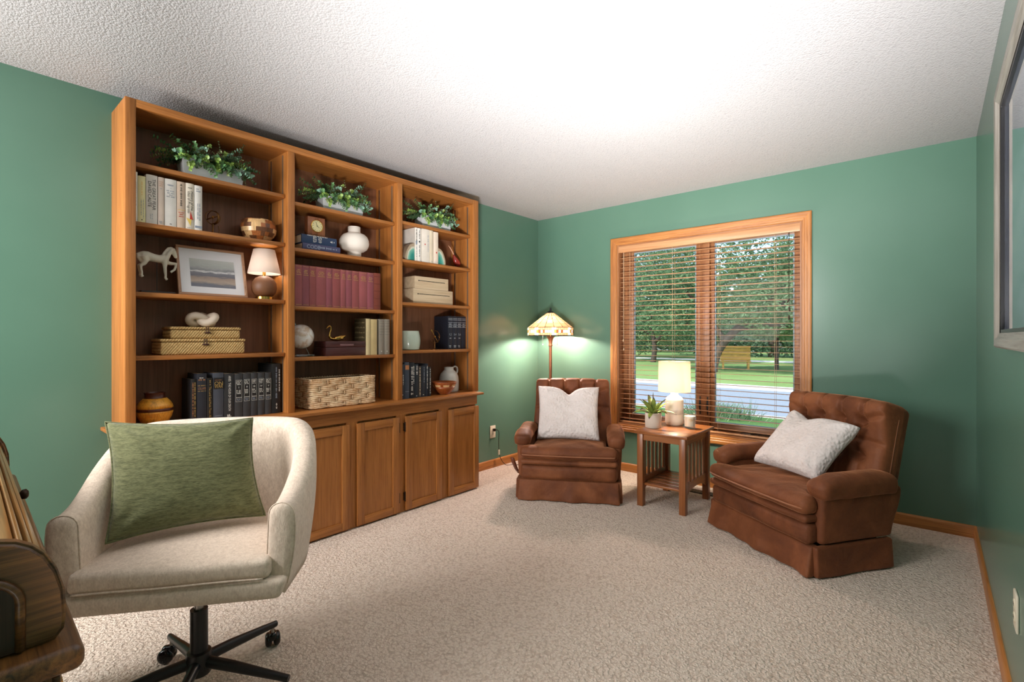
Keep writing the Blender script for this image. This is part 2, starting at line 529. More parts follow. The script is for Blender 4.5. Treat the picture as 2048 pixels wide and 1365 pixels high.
m.tube([(2.33, -.002, 1.998), (2.331, -.003, 1.56), (2.326, -.003, 1.50)], .0013, 5); m.tube([(2.336, -.002, 1.998), (2.337, -.003, 1.44)], .0013, 5)
for x, z, a in ((2.322, 1.475, .5), (2.340, 1.41, -.15), (2.334, 1.35, .05)):
    m.lathe([(.002, 0), (.006, .004), (.006, .032), (.002, .036)], 10, T=Matrix.Translation((x, -.004, z)) @ Matrix.Rotation(a, 4, 'Y'))
m.build('tilt_cord', M_darkbronze, bl)

# ---------------------------------------------------------------- outlets, register
def outlet(name, label, loc, rz):
    t = thing(name, label, 'outlet', loc, rz)
    m = MB(); m.bbox((0.0005, -.036, -.058), (.007, .036, .058), .003); m.build('cover_plate', M_ivory, t)
    for z in (-.02, .02):
        m = MB(); m.lathe([(.016, 0), (.016, .0025)], 20, T=Matrix.Translation((.007, 0, z)) @ Matrix.Rotation(pi / 2, 4, 'Y')); s_ = m.build('socket', M_ivory, t)
        m = MB()
        for y in (-.006, .006): m.box((.0096, y - .001, z - .004), (.0101, y + .001, z + .005))
        m.build('slot', M_dark, s_)
    return t
outlet('wall_outlet', 'ivory duplex outlet with a dark plug beside the bookcase', (0, -.70, .335), 0)
outlet('wall_outlet', 'pale outlet plate on the wall under the framed picture', (W, -1.93, .372), pi)
cord = thing('power_cord', 'thin dark lamp cord with pale inline switch running from outlet to floor', 'cord', (0, 0, 0))
m = MB()
pts = [(.030, -.692, .353), (.045, -.68, .352), (.052, -.668, .33), (.045, -.662, .25), (.040, -.655, .18), (.036, -.64, .11), (.04, -.61, .05), (.055, -.57, .008), (.09, -.52, .006), (.16, -.47, .006), (.24, -.42, .006), (.30, -.32, .006)]
def spline(pts, n):
    out = []; k = len(pts)
    for i in range(k - 1):
        p0, p1, p2, p3 = [V(pts[max(0, min(k - 1, i + d))]) for d in (-1, 0, 1, 2)]
        for j in range(n):
            t = j / n
            out.append(.5 * ((2 * p1) + (p2 - p0) * t + (2 * p0 - 5 * p1 + 4 * p2 - p3) * t * t + (3 * p1 - p0 - 3 * p2 + p3) * t ** 3))
    out.append(V(pts[-1]))
    return out
m.tube(spline(pts, 6), .0028, 6); m.build('cord', M_darkbronze, cord)
m = MB(); m.bbox((.0105, -.706, .340), (.032, -.684, .366), .004); m.build('plug', M_darkbronze, cord)
m = MB(); m.bbox((.031, -.662, .115), (.045, -.644, .165), .005); m.build('inline_switch', M_ivory, cord)
reg = thing('floor_register', 'small dark floor vent behind the slatted side table', 'vent', (1.74, -.19, 0))
m = MB(); m.bbox((-.14, -.045, 0), (.14, .045, .005), .002); m.build('frame', M_darkbronze, reg)
m = MB()
for i in range(12): m.box((-.125 + i * .0215, -.035, .005), (-.112 + i * .0215, .035, .0062))
m.build('slats', M_black, reg)

# ---------------------------------------------------------------- framed picture on the right wall
pic = thing('framed_picture', 'large framed picture in weathered grey wood on the green wall', 'picture', (W, -2.12, 1.64))
hy, hz, fw = .52, .457, .052
m = MB()
cs = [(-hy, -hz, 1, 1), (hy, -hz, -1, 1), (hy, hz, -1, -1), (-hy, hz, 1, -1)]
prof = [(0, .0005), (0, .026), (.006, .032), (.030, .030), (.040, .024), (fw, .020)]
k = len(prof)
for a in range(4):
    b = (a + 1) % 4; vs = []
    for (y, z, sy, sz) in (cs[a], cs[b]):
        for d, p in prof: vs.append((-p, y + sy * d, z + sz * d))
    m.add(vs, [(i, i + 1, k + i + 1, k + i) for i in range(k - 1)], 0 if a % 2 == 0 else 1)
gw = (S(136, 132, 124), S(104, 98, 90))
m.build('frame', [wood('grey_wood_y', gw[0], gw[1], 'Y', 0.45), wood('grey_wood_z', gw[0], gw[1], 'Z', 0.45)], pic, 20)
m = MB(); t_ = .012
a0, b0 = hy - fw, hz - fw
for p, q in (((-a0, -b0), (a0, -b0 + t_)), ((-a0, b0 - t_), (a0, b0)), ((-a0, -b0 + t_), (-a0 + t_, b0 - t_)), ((a0 - t_, -b0 + t_), (a0, b0 - t_))):
    m.box((-.018, p[0], p[1]), (-.006, q[0], q[1]))
m.build('inner_lip', M_black, pic)
m = MB(); m.box((-.008, -a0 + t_, -b0 + t_), (-.004, a0 - t_, b0 - t_))
t = NT('blue_grey_print')
c = t.ramp(t.noise(t.co((3, 3, 8)), 1.2, 5), [(0.3, S(104, 116, 146)), (0.5, S(150, 162, 190)), (0.75, S(176, 186, 204))])
m.build('print', t.set(c, 0.03, 0.8, Coat_Weight=1.0, Coat_Roughness=0.02), pic)
# ================================================================= built-in bookcase
BY0, BY1, BD = -3.524, -1.165, 0.27
P1a, P1b, P2a, P2b = -2.757, -2.716, -1.979, -1.936
PLi, PRi = -3.482, -1.226
ZC = 0.775
bc = thing('bookcase', 'tall honey oak bookcase with three columns of shelves against the green wall', 'bookcase', (0, 0, 0))
m = MB(); m.bbox((.0, BY0, ZC), (BD - .022, BY0 + .022, 2.352), .002).box((.008, BY0 + .022, ZC), (BD - .022, PLi, 2.313))
m.build('side_panel', M_oakZ, bc)
m = MB(); m.bbox((.0, BY1 - .022, ZC), (BD - .022, BY1, 2.352), .002).box((.008, PRi, ZC), (BD - .022, BY1 - .022, 2.313)); m.build('side_panel', M_oakZ, bc)
for a, b in ((P1a, P1b), (P2a, P2b)):
    m = MB(); m.box((.008, a, ZC), (BD - .022, b, 2.313)); m.build('divider', M_oakZ, bc)
m = MB(); m.box((.0005, BY0 + .022, ZC), (.008, BY1 - .022, 2.33)); m.build('back_panel', M_ply, bc)
m = MB(); m.box((.008, PLi, 2.313), (BD - .022, P1a, 2.335)).box((.008, P1b, 2.313), (BD - .022, P2a, 2.335)).box((.008, P2b, 2.313), (BD - .022, PRi, 2.335))
m.box((.0, BY0 + .022, 2.3355), (BD - .022, BY1 - .022, 2.352)); m.build('top_panel', M_oakY, bc)
for a, b in ((BY0, PLi), (P1a, P1b), (P2a, P2b), (PRi, BY1)):
    top = 2.352 if a in (BY0, PRi) else 2.313
    m = MB(); m.bbox((BD - .022, a, ZC), (BD, b, top), .002); m.build('face_stile', M_oakZ, bc)
m = MB(); m.bbox((BD - .022, PLi, 2.313), (BD - .0003, PRi, 2.352), .002); m.build('top_rail', M_oakY, bc)
SHELF = {'L': [2.063, 1.778, 1.440, 1.130], 'M': [2.035, 1.760, 1.410, 1.100], 'R': [2.062, 1.786, 1.476, 1.125]}
SPAN = {'L': (PLi, P1a), 'M': (P1b, P2a), 'R': (P2b, PRi)}
for c in 'LMR':
    a, b = SPAN[c]
    for z in SHELF[c]:
        m = MB(); m.bbox((.009, a + .003, z - .022), (.238, b - .003, z), .002); m.build('shelf', M_oakY, bc)
    for y in (b - .0006,):
        for x in (.052, .206):
            m = MB(); m.box((x - .006, y - .002, ZC + .01), (x + .006, y, 2.30)); m.build('shelf_standard', M_steel if x < .1 else plain('shelf_standard_metal', S(150, 132, 112), 0.4, metal=.7), bc)

base = thing('base_cabinet', 'low honey oak base cabinet with recessed panel doors under the bookcase', 'cabinet', (0, 0, 0))
CY0, CY1 = -3.512, -1.243
m = MB(); m.box((0, CY0, .002), (.31, CY1, .757)); m.build('carcass', M_oakZ, base)
doors = [(-3.49, -3.166), (-3.11, -2.785), (-2.73, -2.403), (-2.348, -2.022), (-1.967, -1.635), (-1.565, CY1 + .001)]
m = MB()
m.box((.31, CY0, .6801), (.3305, CY1, .757), 0)
ys = [CY0] + [v for d in doors for v in d] + [CY1]
for i in range(0, len(ys) - 1, 2):
    if ys[i + 1] - ys[i] > .004:
        m.box((.31, ys[i] - (.012 if i else 0), .010), (.3305, min(ys[i + 1] + .012, CY1), .68), 1)
m.box((.31, CY0, .002), (.3295, CY1, .0299), 0)
m.build('face_frame', [M_oakY, M_oakZ], base)
def door(y0, y1, hinge):
    z0, z1, st = .012, .668, .052
    m = MB()
    xa, xb = .331, .351
    m.bbox((xa, y0, z0), (xb, y0 + st, z1), .003, mi=1).bbox((xa, y1 - st, z0), (xb, y1, z1), .003, mi=1)
    m.bbox((xa, y0 + st, z0), (xb, y1 - st, z0 + st), .003, mi=0).bbox((xa, y0 + st, z1 - st), (xb, y1 - st, z1), .003, mi=0)
    o = m.build('door', [M_oakY, M_oakZ], base)
    m = MB(); m.box((xa + .001, y0 + st - .004, z0 + st - .004), (xb - .010, y1 - st + .004, z1 - st + .004)); m.build('door_panel', M_oakZ, o)
    for z in (z0 + .07, z1 - .10):
        y = y0 - .003 if hinge < 0 else y1 + .003
        m = MB(); m.bbox((.3306, y - .006, z), (.345, y + .003, z + .055), .002); m.tube([(.345, y, z - .006), (.345, y, z + .061)], .004, 8)
        m.build('hinge', M_darkbronze, o)
for i, d in enumerate(doors): door(d[0], d[1], -1 if i in (0, 2, 4) else 1 if i < 5 else 2) if i < 5 else None
# the last door closes the end of the cabinet
def last_door():
    y0, y1 = doors[5]
    z0, z1, st = .012, .668, .052
    m = MB(); xa, xb = .331, .351
    m.bbox((xa, y0, z0), (xb, y0 + st, z1), .003, mi=1).bbox((xa, y1 - st, z0), (xb, y1, z1), .003, mi=1)
    m.bbox((xa, y0 + st, z0), (xb, y1 - st, z0 + st), .003, mi=0).bbox((xa, y0 + st, z1 - st), (xb, y1 - st, z1), .003, mi=0)
    o = m.build('door', [M_oakY, M_oakZ], base)
    m = MB(); m.box((xa + .001, y0 + st - .004, z0 + st - .004), (xb - .010, y1 - st + .004, z1 - st + .004)); m.build('door_panel', M_oakZ, o)
last_door()
ct = thing('counter', 'long oak countertop between the base cabinet and the bookcase', 'counter', (0, 0, 0))
m = MB(); m.bbox((0, -3.568, .7572), (.372, -1.205, ZC - .0002), .003); m.build('top_board', M_oakY, ct)

# ================================================================= books
GOLD = plain('gold_foil', S(214, 174, 104), 0.35, metal=0.6)
COPPER = plain('copper_foil', S(196, 138, 96), 0.4, metal=0.4)
INKB = plain('black_ink', S(26, 24, 24), 0.6)
INKW = plain('white_ink', S(226, 224, 216), 0.6)
INKR = plain('red_ink', S(186, 52, 36), 0.6)
INKY = plain('yellow_ink', S(226, 196, 96), 0.6)
INKG = plain('grey_ink', S(140, 150, 164), 0.6)
PAGES = plain('paper_pages', S(216, 200, 168), 0.9, 0.1)
_cm = {}
def cover_mat(c, rough=.5):
    if c not in _cm:
        _cm[c] = plain('book_cover_%02x%02x%02x' % c, S(*c), rough, 0.4, var=.10)
    return _cm[c]
def scrib(mb, x, y, z, length, size, rnd, vertical=True, mi=0):
    """words too small to read: short strokes with gaps"""
    p = 0
    while p < length - size * .5:
        wl = min(rnd.uniform(1.2, 4.2) * size, length - p)
        n = max(1, int(wl / (size * .62)))
        for i in range(n):
            a = p + i * wl / n; b = a + wl / n * .62
            h = size * rnd.choice((.6, .75, 1.0)) * .5
            if vertical: vs = [(x, y - h, z - a), (x, y - h, z - b), (x, y + h, z - b), (x, y + h, z - a)]
            else: vs = [(x, y - length / 2 + a, z - h), (x, y - length / 2 + b, z - h), (x, y - length / 2 + b, z + h), (x, y - length / 2 + a, z + h)]
            mb.add(vs, [(0, 1, 2, 3)], mi)
        p += wl + size * .55
def book(y0, y1, z, h, color, label, marks=(), X=.23, d=.155, group=None, round_=.004, jacket=None, cat='book', lean=0):
    w = y1 - y0 - .0012
    t = thing('book', label, cat, (X, (y0 + y1) / 2, z + .0004), 0, group)
    cm = cover_mat(color)
    hw = w / 2; bt = min(.0028, w * .16)
    m = MB()
    poly = [(-d, -hw)]
    sp = []
    for i in range(7):                                       # gently rounded spine
        a = -1 + 2 * i / 6
        sp.append((-round_ * a * a, a * hw))
    outer = [(-d, -hw)] + sp + [(-d, hw)]
    inner = [(-d, hw - bt)] + [(-.008, hw - bt), (-.008, -hw + bt)] + [(-d, -hw + bt)]
    m.prism(outer + inner, 0, h, 'Z')
    m.build('cover', cm if jacket is None else [cm, cover_mat(jacket)], t, 30)
    m = MB(); m.box((-d + .004, -hw + bt + .0002, .003), (-.0085, hw - bt - .0002, h - .003)); m.build('pages', PAGES, t)
    rnd = random.Random(int(abs(y0) * 9973 + z * 77))
    made = []
    for mk in marks:
        kind = mk[0]; mat_ = mk[1]
        mb = MB(); made.append((mb, mat_))
        x = .0006
        if kind == 'v':        # ('v',mat,text,size,yfrac,z_top_frac,run_frac)
            _, _, tx, sz, yf, zt, run = mk
            text_into(mb, tx, (x, yf * hw, h * (zt - run / 2)), (0, 0, -1), (0, 1, 0), sz, fit=h * run)
        elif kind == 'h':      # ('h',mat,text,size,z_frac)
            _, _, tx, sz, zf = mk
            text_into(mb, tx, (x, 0, h * zf), (0, 1, 0), (0, 0, 1), sz, fit=w * .8)
        elif kind == 'sv':     # ('sv',mat,size,yfrac,z_top_frac,run_frac)
            scrib(mb, x, mk[3] * hw, h * mk[4], h * mk[5], mk[2], rnd)
        elif kind == 'sh':     # ('sh',mat,size,z_frac,width_frac)
            scrib(mb, x, 0, h * mk[3], w * mk[4], mk[2], rnd, False)
        elif kind == 'bar':    # ('bar',mat,z0,z1,y0,y1)
            _, _, a, b, c, e = mk
            mb.add([(x - .0002, c * hw, a * h), (x - .0002, e * hw, a * h), (x - .0002, e * hw, b * h), (x - .0002, c * hw, b * h)], [(0, 1, 2, 3)])
        elif kind == 'poly':
            mb.add([(x, py * hw, pz * h) for py, pz in mk[2]], [tuple(range(len(mk[2])))])
        elif kind == 'frame':  # thin outline
            _, _, a, b, c, e = mk
            tz, ty = .0011, .0011
            for (ya, yb, za, zb) in ((c * hw, e * hw, a * h, a * h + tz), (c * hw, e * hw, b * h - tz, b * h), (c * hw, c * hw + ty, a * h, b * h), (e * hw - ty, e * hw, a * h, b * h)):
                mb.add([(x, ya, za), (x, yb, za), (x, yb, zb), (x, ya, zb)], [(0, 1, 2, 3)])
    groups = []                                              # marks of one ink that stand close together make one part
    for mb, mt in made:
        if not mb.v: continue
        lo, hi = min(p.z for p in mb.v), max(p.z for p in mb.v)
        hit = [g for g in groups if g[1] is mt and g[2] < hi + .014 and lo < g[3] + .014]
        for g in hit[1:]:
            hit[0][0].add(g[0].v, g[0].f); hit[0][2] = min(hit[0][2], g[2]); hit[0][3] = max(hit[0][3], g[3]); groups.remove(g)
        if hit:
            g = hit[0]; g[0].add(mb.v, mb.f); g[2] = min(g[2], lo); g[3] = max(g[3], hi)
        else: groups.append([mb, mt, lo, hi])
    for mb, mt, lo, hi in groups: mb.build('spine_lettering', mt, t, 0)
    return t

# --- left column, second shelf: pale spines
z = 1.778; G = 'pale hardbacks on the second shelf of the first column'
book(-3.4815, -3.466, z, .239, (232, 226, 214), 'thin white book squeezed against the bookcase side before the yellow one', [('sv', INKG, .004, 0, .8, .5)], group=G)
book(-3.4655, -3.4345, z, .224, (226, 216, 164), 'pale yellow hardback in the row of white spines', [('sv', GOLD, .006, 0, .88, .30), ('sv', INKG, .004, .4, .50, .42), ('sv', INKG, .004, -.2, .50, .36), ('bar', INKB, .04, .065, -.15, .15)], group=G)
book(-3.4335, -3.3855, z, .239, (222, 214, 206), 'cream hardback titled THE GREAT FEAR in bold black', [('v', INKB, 'THE GREAT FEAR', .0135, .34, .93, .66), ('v', INKB, 'DAVID CAUTE', .0135, -.40, .87, .54), ('sv', INKG, .004, .05, .2, .12), ('sv', INKG, .004, -.25, .2, .12)], group=G)
book(-3.384, -3.357, z, .237, (220, 202, 188), 'slim pinkish white book between two thick cream hardbacks', [('sh', COPPER, .004, .90, .7), ('sh', COPPER, .004, .86, .7), ('sh', COPPER, .004, .82, .7), ('sh', INKG, .004, .76, .4), ('sh', INKG, .005, .07, .7), ('sh', INKG, .005, .04, .6)], group=G)
book(-3.356, -3.305, z, .237, (224, 220, 214), 'thick white hardback with faint blue lettering across its spine', [('sh', INKG, .007, .87, .6), ('sh', INKG, .004, .81, .1), ('sh', INKG, .006, .745, .75), ('sh', INKG, .006, .70, .6), ('sh', INKG, .005, .66, .3), ('sh', INKG, .006, .625, .75), ('sh', INKB, .006, .05, .18)], group=G)
book(-3.304, -3.266, z, .235, (206, 184, 164), 'tan dust jacket book with red lettering low on its spine', [('sv', INKB, .009, -.05, .95, .52), ('bar', GOLD, .385, .395, -.9, .9), ('sh', INKR, .006, .33, .7), ('sh', INKR, .006, .29, .4), ('sh', INKR, .006, .245, .6)], group=G)
book(-3.2655, -3.227, z, .236, (226, 216, 200), 'white book titled History of the Idea of Progress with red spike', [('sh', INKB, .005, .90, .5), ('v', INKB, 'History of the', .012, .38, .83, .42), ('v', INKB, 'Idea of Progress', .012, -.38, .83, .50), ('poly', INKR, [(.05, .40), (-.05, .22), (.75, .21)]), ('poly', INKY, [(-.95, .24), (.35, .21), (.1, .07)]), ('sh', INKG, .004, .03, .7)], group=G)
book(-3.2265, -3.189, z, .233, (222, 218, 212), 'white hardback ending the pale row beside the brass armillary', [('sh', INKG, .008, .92, .6), ('sh', INKG, .008, .87, .6), ('sv', INKG, .007, .3, .6, .40), ('sv', INKG, .007, -.2, .6, .36), ('bar', INKG, .05, .10, -.9, .9)], group=G)

# --- left column, counter: dark spines
z = ZC; G = 'dark hardbacks standing on the counter'
kw = dict(X=.21, d=.15, group=G)
D1, D2 = (34, 34, 36), (44, 46, 54)
book(-3.236, -3.210, z, .226, D1, 'short black book with two gold title lines, first of the dark row', [('sv', COPPER, .007, -.35, .92, .80), ('sv', GOLD, .007, .4, .92, .80)], **kw)
book(-3.209, -3.162, z, .253, D2, 'dark blue book titled COLLAPSE in copper letters', [('sh', INKW, .006, .91, .5), ('sh', COPPER, .008, .87, .72), ('sh', GOLD, .005, .75, .85), ('h', COPPER, 'COLLAPSE', .012, .69), ('sh', GOLD, .005, .635, .85), ('sh', INKW, .005, .06, .6)], **kw)
book(-3.161, -3.133, z, .227, (30, 28, 26), 'slim black book with The Lord God Made Them All in gold', [('sv', GOLD, .007, 0, .95, .13), ('v', GOLD, 'The Lord God Made Them All', .0105, 0, .80, .72)], **kw)
book(-3.132, -3.079, z, .252, (72, 76, 86), 'slate grey book titled ON WAR on a black label', [('bar', INKB, .66, .90, -.92, .92), ('sh', COPPER, .004, .85, .7), ('h', GOLD, 'ON', .019, .78), ('h', GOLD, 'WAR', .019, .715), ('bar', INKG, .085, .092, -.7, .7)], **kw)
book(-3.078, -3.026, z, .246, (46, 46, 48), 'black book titled THE HOUR OF OUR DEATH in white capitals', [('v', INKW, 'ARIES  THE HOUR OF OUR DEATH', .0125, .05, .95, .78), ('sh', INKW, .010, .075, .42), ('sh', INKW, .008, .05, .42)], **kw)
num = ['I', 'II', 'III', 'IV', 'V']; where = ['beside the HOUR OF OUR DEATH volume', 'after volume I', 'in the middle of the five', 'before volume V', 'against the tall black book']
for i, (a, b, hh) in enumerate(((-3.025, -2.982, .241), (-2.981, -2.941, .243), (-2.940, -2.903, .242), (-2.902, -2.863, .242), (-2.862, -2.824, .240))):
    book(a, b, z, hh, (58, 58, 60), 'charcoal set volume %s with framed white lettering %s' % (num[i], where[i]),
         [('frame', INKW, .46, .86, -.78, .78), ('frame', INKW, .36, .455, -.78, .78), ('bar', INKB, .463, .857, -.76, .76), ('sh', INKW, .006, .83, .55), ('sh', INKW, .006, .795, .62), ('sh', INKW, .006, .76, .5), ('h', INKW, num[i], .010, .69), ('sh', INKW, .006, .62, .6), ('sh', INKW, .006, .585, .55), ('sh', INKW, .006, .55, .5), ('sh', INKG, .005, .42, .5), ('sh', INKG, .005, .395, .4)], **kw)
book(-2.823, -2.770, z, .290, (30, 30, 31), 'tallest black book closing the dark row by the divider', [('sv', INKG, .009, -.05, .93, .66), ('sv', INKW, .007, .62, .88, .46), ('sv', INKW, .008, 0, .2, .12)], X=.21, d=.19, group=G)

# --- middle column: two blue books lying flat under the clock
def flat_book(z, th, y0, y1, X, d, color, label, marks):
    t = thing('book', label, 'book', (X, (y0 + y1) / 2, z + .0004), 0, 'blue books lying under the clock')
    L_ = y1 - y0; cm = cover_mat(color); bt = .0028
    m = MB(); outer = [(-d, 0), (0 - .004, 0), (0, th * .3), (0, th * .7), (-.004, th), (-d, th)]
    m.prism(outer + [(-d, th - bt), (-.010, th - bt), (-.010, bt), (-d, bt)], -L_ / 2, L_ / 2, 'Y'); m.build('cover', cm, t, 30)
    m = MB(); m.box((-d + .004, -L_ / 2 + .003, bt + .0002), (-.0105, L_ / 2 - .003, th - bt - .0002)); m.build('pages', PAGES, t)
    rnd = random.Random(5); mb = MB()
    for mk in marks:
        if mk[0] == 'h': text_into(mb, mk[1], (.0006, mk[2] * L_ / 2, th * .5), (0, 1, 0), (0, 0, 1), mk[3], fit=mk[4])
        elif mk[0] == 's': scrib(mb, .0006, mk[1] * L_ / 2, th * mk[2], mk[4], mk[3], rnd, False)
        elif mk[0] == 'w':
            for q in range(3): scrib(mb, .0006, mk[1] * L_ / 2 + q * .008, th * .85, th * .7, .006, rnd, True)
    mb.build('spine_lettering', INKW if color[2] < 90 else INKG, t, 0)
    return t
flat_book(1.760, .040, -2.645, -2.395, .225, .17, (66, 66, 96), 'grey blue book lettered CODE lying at the bottom of the stack', [('h', 'CODE', -.45, .022, .085), ('s', .35, .55, .012, .12)])
flat_book(1.8008, .052, -2.650, -2.418, .222, .165, (38, 56, 86), 'navy blue book lying on top of the CODE book', [('w', -.35), ('w', -.05), ('s', -.1, .93, .006, .14), ('s', .75, .5, .012, .03)])

# --- middle column: maroon set
z = 1.41; G = 'maroon set on the third shelf of the second column'
ed = [-2.695, -2.649, -2.605, -2.561, -2.494, -2.452, -2.395, -2.356, -2.312, -2.259, -2.197, -2.146]
words_ = ['first', 'second', 'third', 'fourth', 'fifth', 'sixth', 'seventh', 'eighth', 'ninth', 'tenth', 'eleventh']
extra = {0: 'touching the divider post', 3: 'the widest of the set', 6: 'the slimmest of the set', 9: 'with the broad faded spine', 10: 'next to the rust brown one'}
for i in range(11):
    c = [(146, 78, 80), (138, 74, 82), (142, 74, 74)][i % 3]
    book(ed[i], ed[i + 1], z, .2495, c, '%s maroon gold-lettered volume along the row%s' % (words_[i], ', ' + extra[i] if i in extra else ''),
         [('bar', GOLD, .965, .970, -.8, .8), ('sh', GOLD, .006, .875, .45), ('sh', GOLD, .006, .84, .62), ('sh', GOLD, .006, .805, .55), ('bar', GOLD, .755, .765, -.7, .7), ('bar', GOLD, .03, .037, -.8, .8)][: 6 if i % 2 == 0 else 6], group=G)
book(-2.1455, -2.091, z, .252, (120, 58, 44), 'rust brown ribbed book ending the maroon row', [('bar', cover_mat((90, 40, 30)), q, q + .012, -.9, .9) for q in (.1, .3, .5, .7, .9)], group=G)

# --- middle column, fourth shelf
z = 1.10; G = 'cloth books beside the dark wooden box'
book(-2.2035, -2.171, z, .246, (208, 190, 146), 'cream spined book with a dark olive cover facing the swan', [], group=G, d=.15)
m = MB(); m.box((-.149, -.0165, .001), (-.010, -.0156, .245))
bk = [o for o in bpy.data.objects if o.get('label', '').startswith('cream spined book')][0]
m.build('front_jacket', cover_mat((66, 56, 36)), bk)
m = MB(); rnd = random.Random(3)
for q in range(5):
    for a in range(7):
        x = -.14 + a * .017; m.box((x, -.0169, .222 - q * .034 * (1 if q else 0) - .006), (x + rnd.uniform(.006, .014), -.01655, .222 - q * .034 + .006 * rnd.random()))
m.build('cover_lettering', cover_mat((120, 106, 76)), bk)
book(-2.170, -2.118, z, .244, (202, 180, 130), 'thick straw yellow cloth book with plain spine', [], group=G)
book(-2.105, -2.060, z, .246, (136, 128, 116), 'warm grey volume after the straw yellow one', [('bar', INKB, q, q + .004, -.9, .9) for q in (.56, .64, .72, .8, .88, .94)] + [('sh', INKW, .009, .09, .2)], group=G)
book(-2.0595, -2.014, z, .247, (140, 132, 120), 'warm grey volume nearest the divider post', [('bar', INKB, q, q + .004, -.9, .9) for q in (.56, .64, .72, .8, .88, .94)] + [('sh', INKW, .009, .09, .2)], group=G)

# --- right column: pale paperbacks between the agate bookends
z = 1.786; G = 'pale books between the agate bookends'
book(-1.790, -1.768, z, .249, (228, 222, 212), 'white book with a tan side touching the first agate bookend', [('sv', INKB, .010, 0, .95, .36), ('poly', INKG, [(-.8, .60), (.8, .62), (.6, .50), (-.6, .48)]), ('sv', INKG, .008, 0, .42, .30)], group=G)
book(-1.7675, -1.735, z, .248, (230, 226, 220), 'white book with a small dark emblem high on its spine', [('sv', INKB, .010, 0, .93, .26), ('poly', INKB, [(-.5, .60), (0, .63), (.5, .60), (0, .555)]), ('sv', INKB, .010, 0, .48, .34)], group=G)
book(-1.728, -1.651, z, .251, (226, 218, 206), 'widest white book with an orange dot on its spine', [('poly', INKR, [(-.35, .56), (-.1, .56), (-.1, .52), (-.35, .52)]), ('sv', INKG, .008, .55, .82, .5)], group=G)
book(-1.650, -1.614, z, .250, (214, 200, 176), 'plain beige book between the widest white one and the red-dotted one', [('sh', INKG, .004, .05, .5)], group=G)
book(-1.613, -1.564, z, .245, (222, 206, 188), 'pinkish beige book with a red dot low on its spine', [('poly', INKR, [(-.1, .38), (.35, .38), (.35, .33), (-.1, .33)]), ('bar', INKG, .05, .06, -.8, .8)], group=G)
# --- right column, fourth shelf: dark set with silver bands
SIL = plain('silver_foil', S(176, 184, 194), 0.3, metal=0.5)
z = 1.125; G = 'dark blue set with silver bands'
for i, (a, b, nm, lb) in enumerate(((-1.428, -1.379, '1,2', 'dark navy volume numbered 1,2 behind the brass sundial'), (-1.378, -1.329, '3,4', 'dark navy volume numbered 3,4 in the silver banded set'), (-1.328, -1.279, '5,6', 'dark navy volume numbered 5,6 in the silver banded set'), (-1.278, -1.2298, '', 'darkest navy volume ending the silver banded set'))):
    book(a, b, z, .266, (30, 34, 46), lb, [('bar', SIL, q, q + .012, -.95, .95) for q in (.66, .72, .80, .88, .92)] + [('sh', SIL, .008, .69, .7), ('sh', SIL, .008, .76, .7)] + ([('h', SIL, nm, .016, .44), ('sh', SIL, .010, .33, .4), ('sh', SIL, .010, .10, .6), ('sh', SIL, .008, .06, .5)] if nm else []), X=.19, d=.17, group=G)
# --- right column, counter: eight dark paperbacks
z = ZC; G = 'dark books by the stoneware jug'
spec = [(-1.934, -1.898, .250, (40, 48, 58), 'blue black book against the divider with a small white title', [('sv', INKW, .007, .3, .7, .3), ('sh', INKW, .008, .12, .3)]),
        (-1.897, -1.854, .263, (66, 74, 88), 'steel blue book with a pale copper patch at its head', [('bar', COPPER, .80, .92, -.8, .8), ('bar', INKG, .19, .2, -.8, .8)]),
        (-1.853, -1.807, .259, (30, 34, 42), 'black book covered in large white block lettering', [('sv', INKW, .014, -.1, .88, .68), ('sv', INKW, .009, .6, .9, .5), ('sh', INKW, .014, .12, .5)]),
        (-1.806, -1.771, .247, (34, 42, 50), 'blackish book with a short stacked white title', [('sv', INKW, .014, .1, .95, .28), ('sh', INKW, .008, .05, .3)]),
        (-1.770, -1.744, .229, (66, 58, 54), 'slim taupe book in the dark row by the jug', [('sv', PAGES, .010, -.1, .95, .9)]),
        (-1.743, -1.706, .232, (40, 44, 52), 'dark book with a thin pale stripe before the tall slim one', [('sv', INKG, .008, .3, .95, .5), ('sh', INKW, .008, .07, .3)]),
        (-1.705, -1.678, .246, (34, 38, 48), 'tall slim black book with a long white title', [('sv', INKW, .009, .2, .93, .7)]),
        (-1.677, -1.649, .220, (28, 28, 32), 'shortest black book beside the wooden bowl', [('sv', INKW, .008, .2, .93, .85)])]
for a, b, hh, c, lb, mk in spec: book(a, b, z, hh, c, lb, mk, X=.245, d=.14, group=G)
# ================================================================= things on the shelves
M_conc = plain('white_cement', S(206, 208, 210), 0.8, 0.2, var=.05)
LEAF = [plain('leaf_green', S(92, 136, 84), 0.45, var=.18), plain('leaf_bluegreen', S(126, 164, 142), 0.5, var=.15), plain('leaf_lime', S(138, 170, 82), 0.45, var=.18), plain('leaf_dark', S(62, 96, 62), 0.5, var=.2), plain('leaf_bud', S(168, 182, 128), 0.55, var=.15)]
M_stem = plain('leaf_stem', S(92, 84, 58), 0.7)
M_soil = plain('dark_moss', S(44, 40, 30), 0.95)

def leaf_disc(mb, p, d, up, r, mi, n=8, asp=1.0):
    d = V(d).normalized(); up = V(up)
    u = d; w = up.cross(d)
    if w.length < 1e-4: w = d.orthogonal()
    w.normalize(); nn = u.cross(w)
    vs = [V(p) + u * r * .9 - nn * r * .10]
    for k in range(n):
        a = 2 * pi * k / n
        vs.append(V(p) + u * (r * .9 + cos(a) * r) + w * sin(a) * r * asp + nn * r * .22 * abs(sin(a)))
    mb.add(vs, [(0, 1 + k, 1 + (k + 1) % n) for k in range(n)], mi)

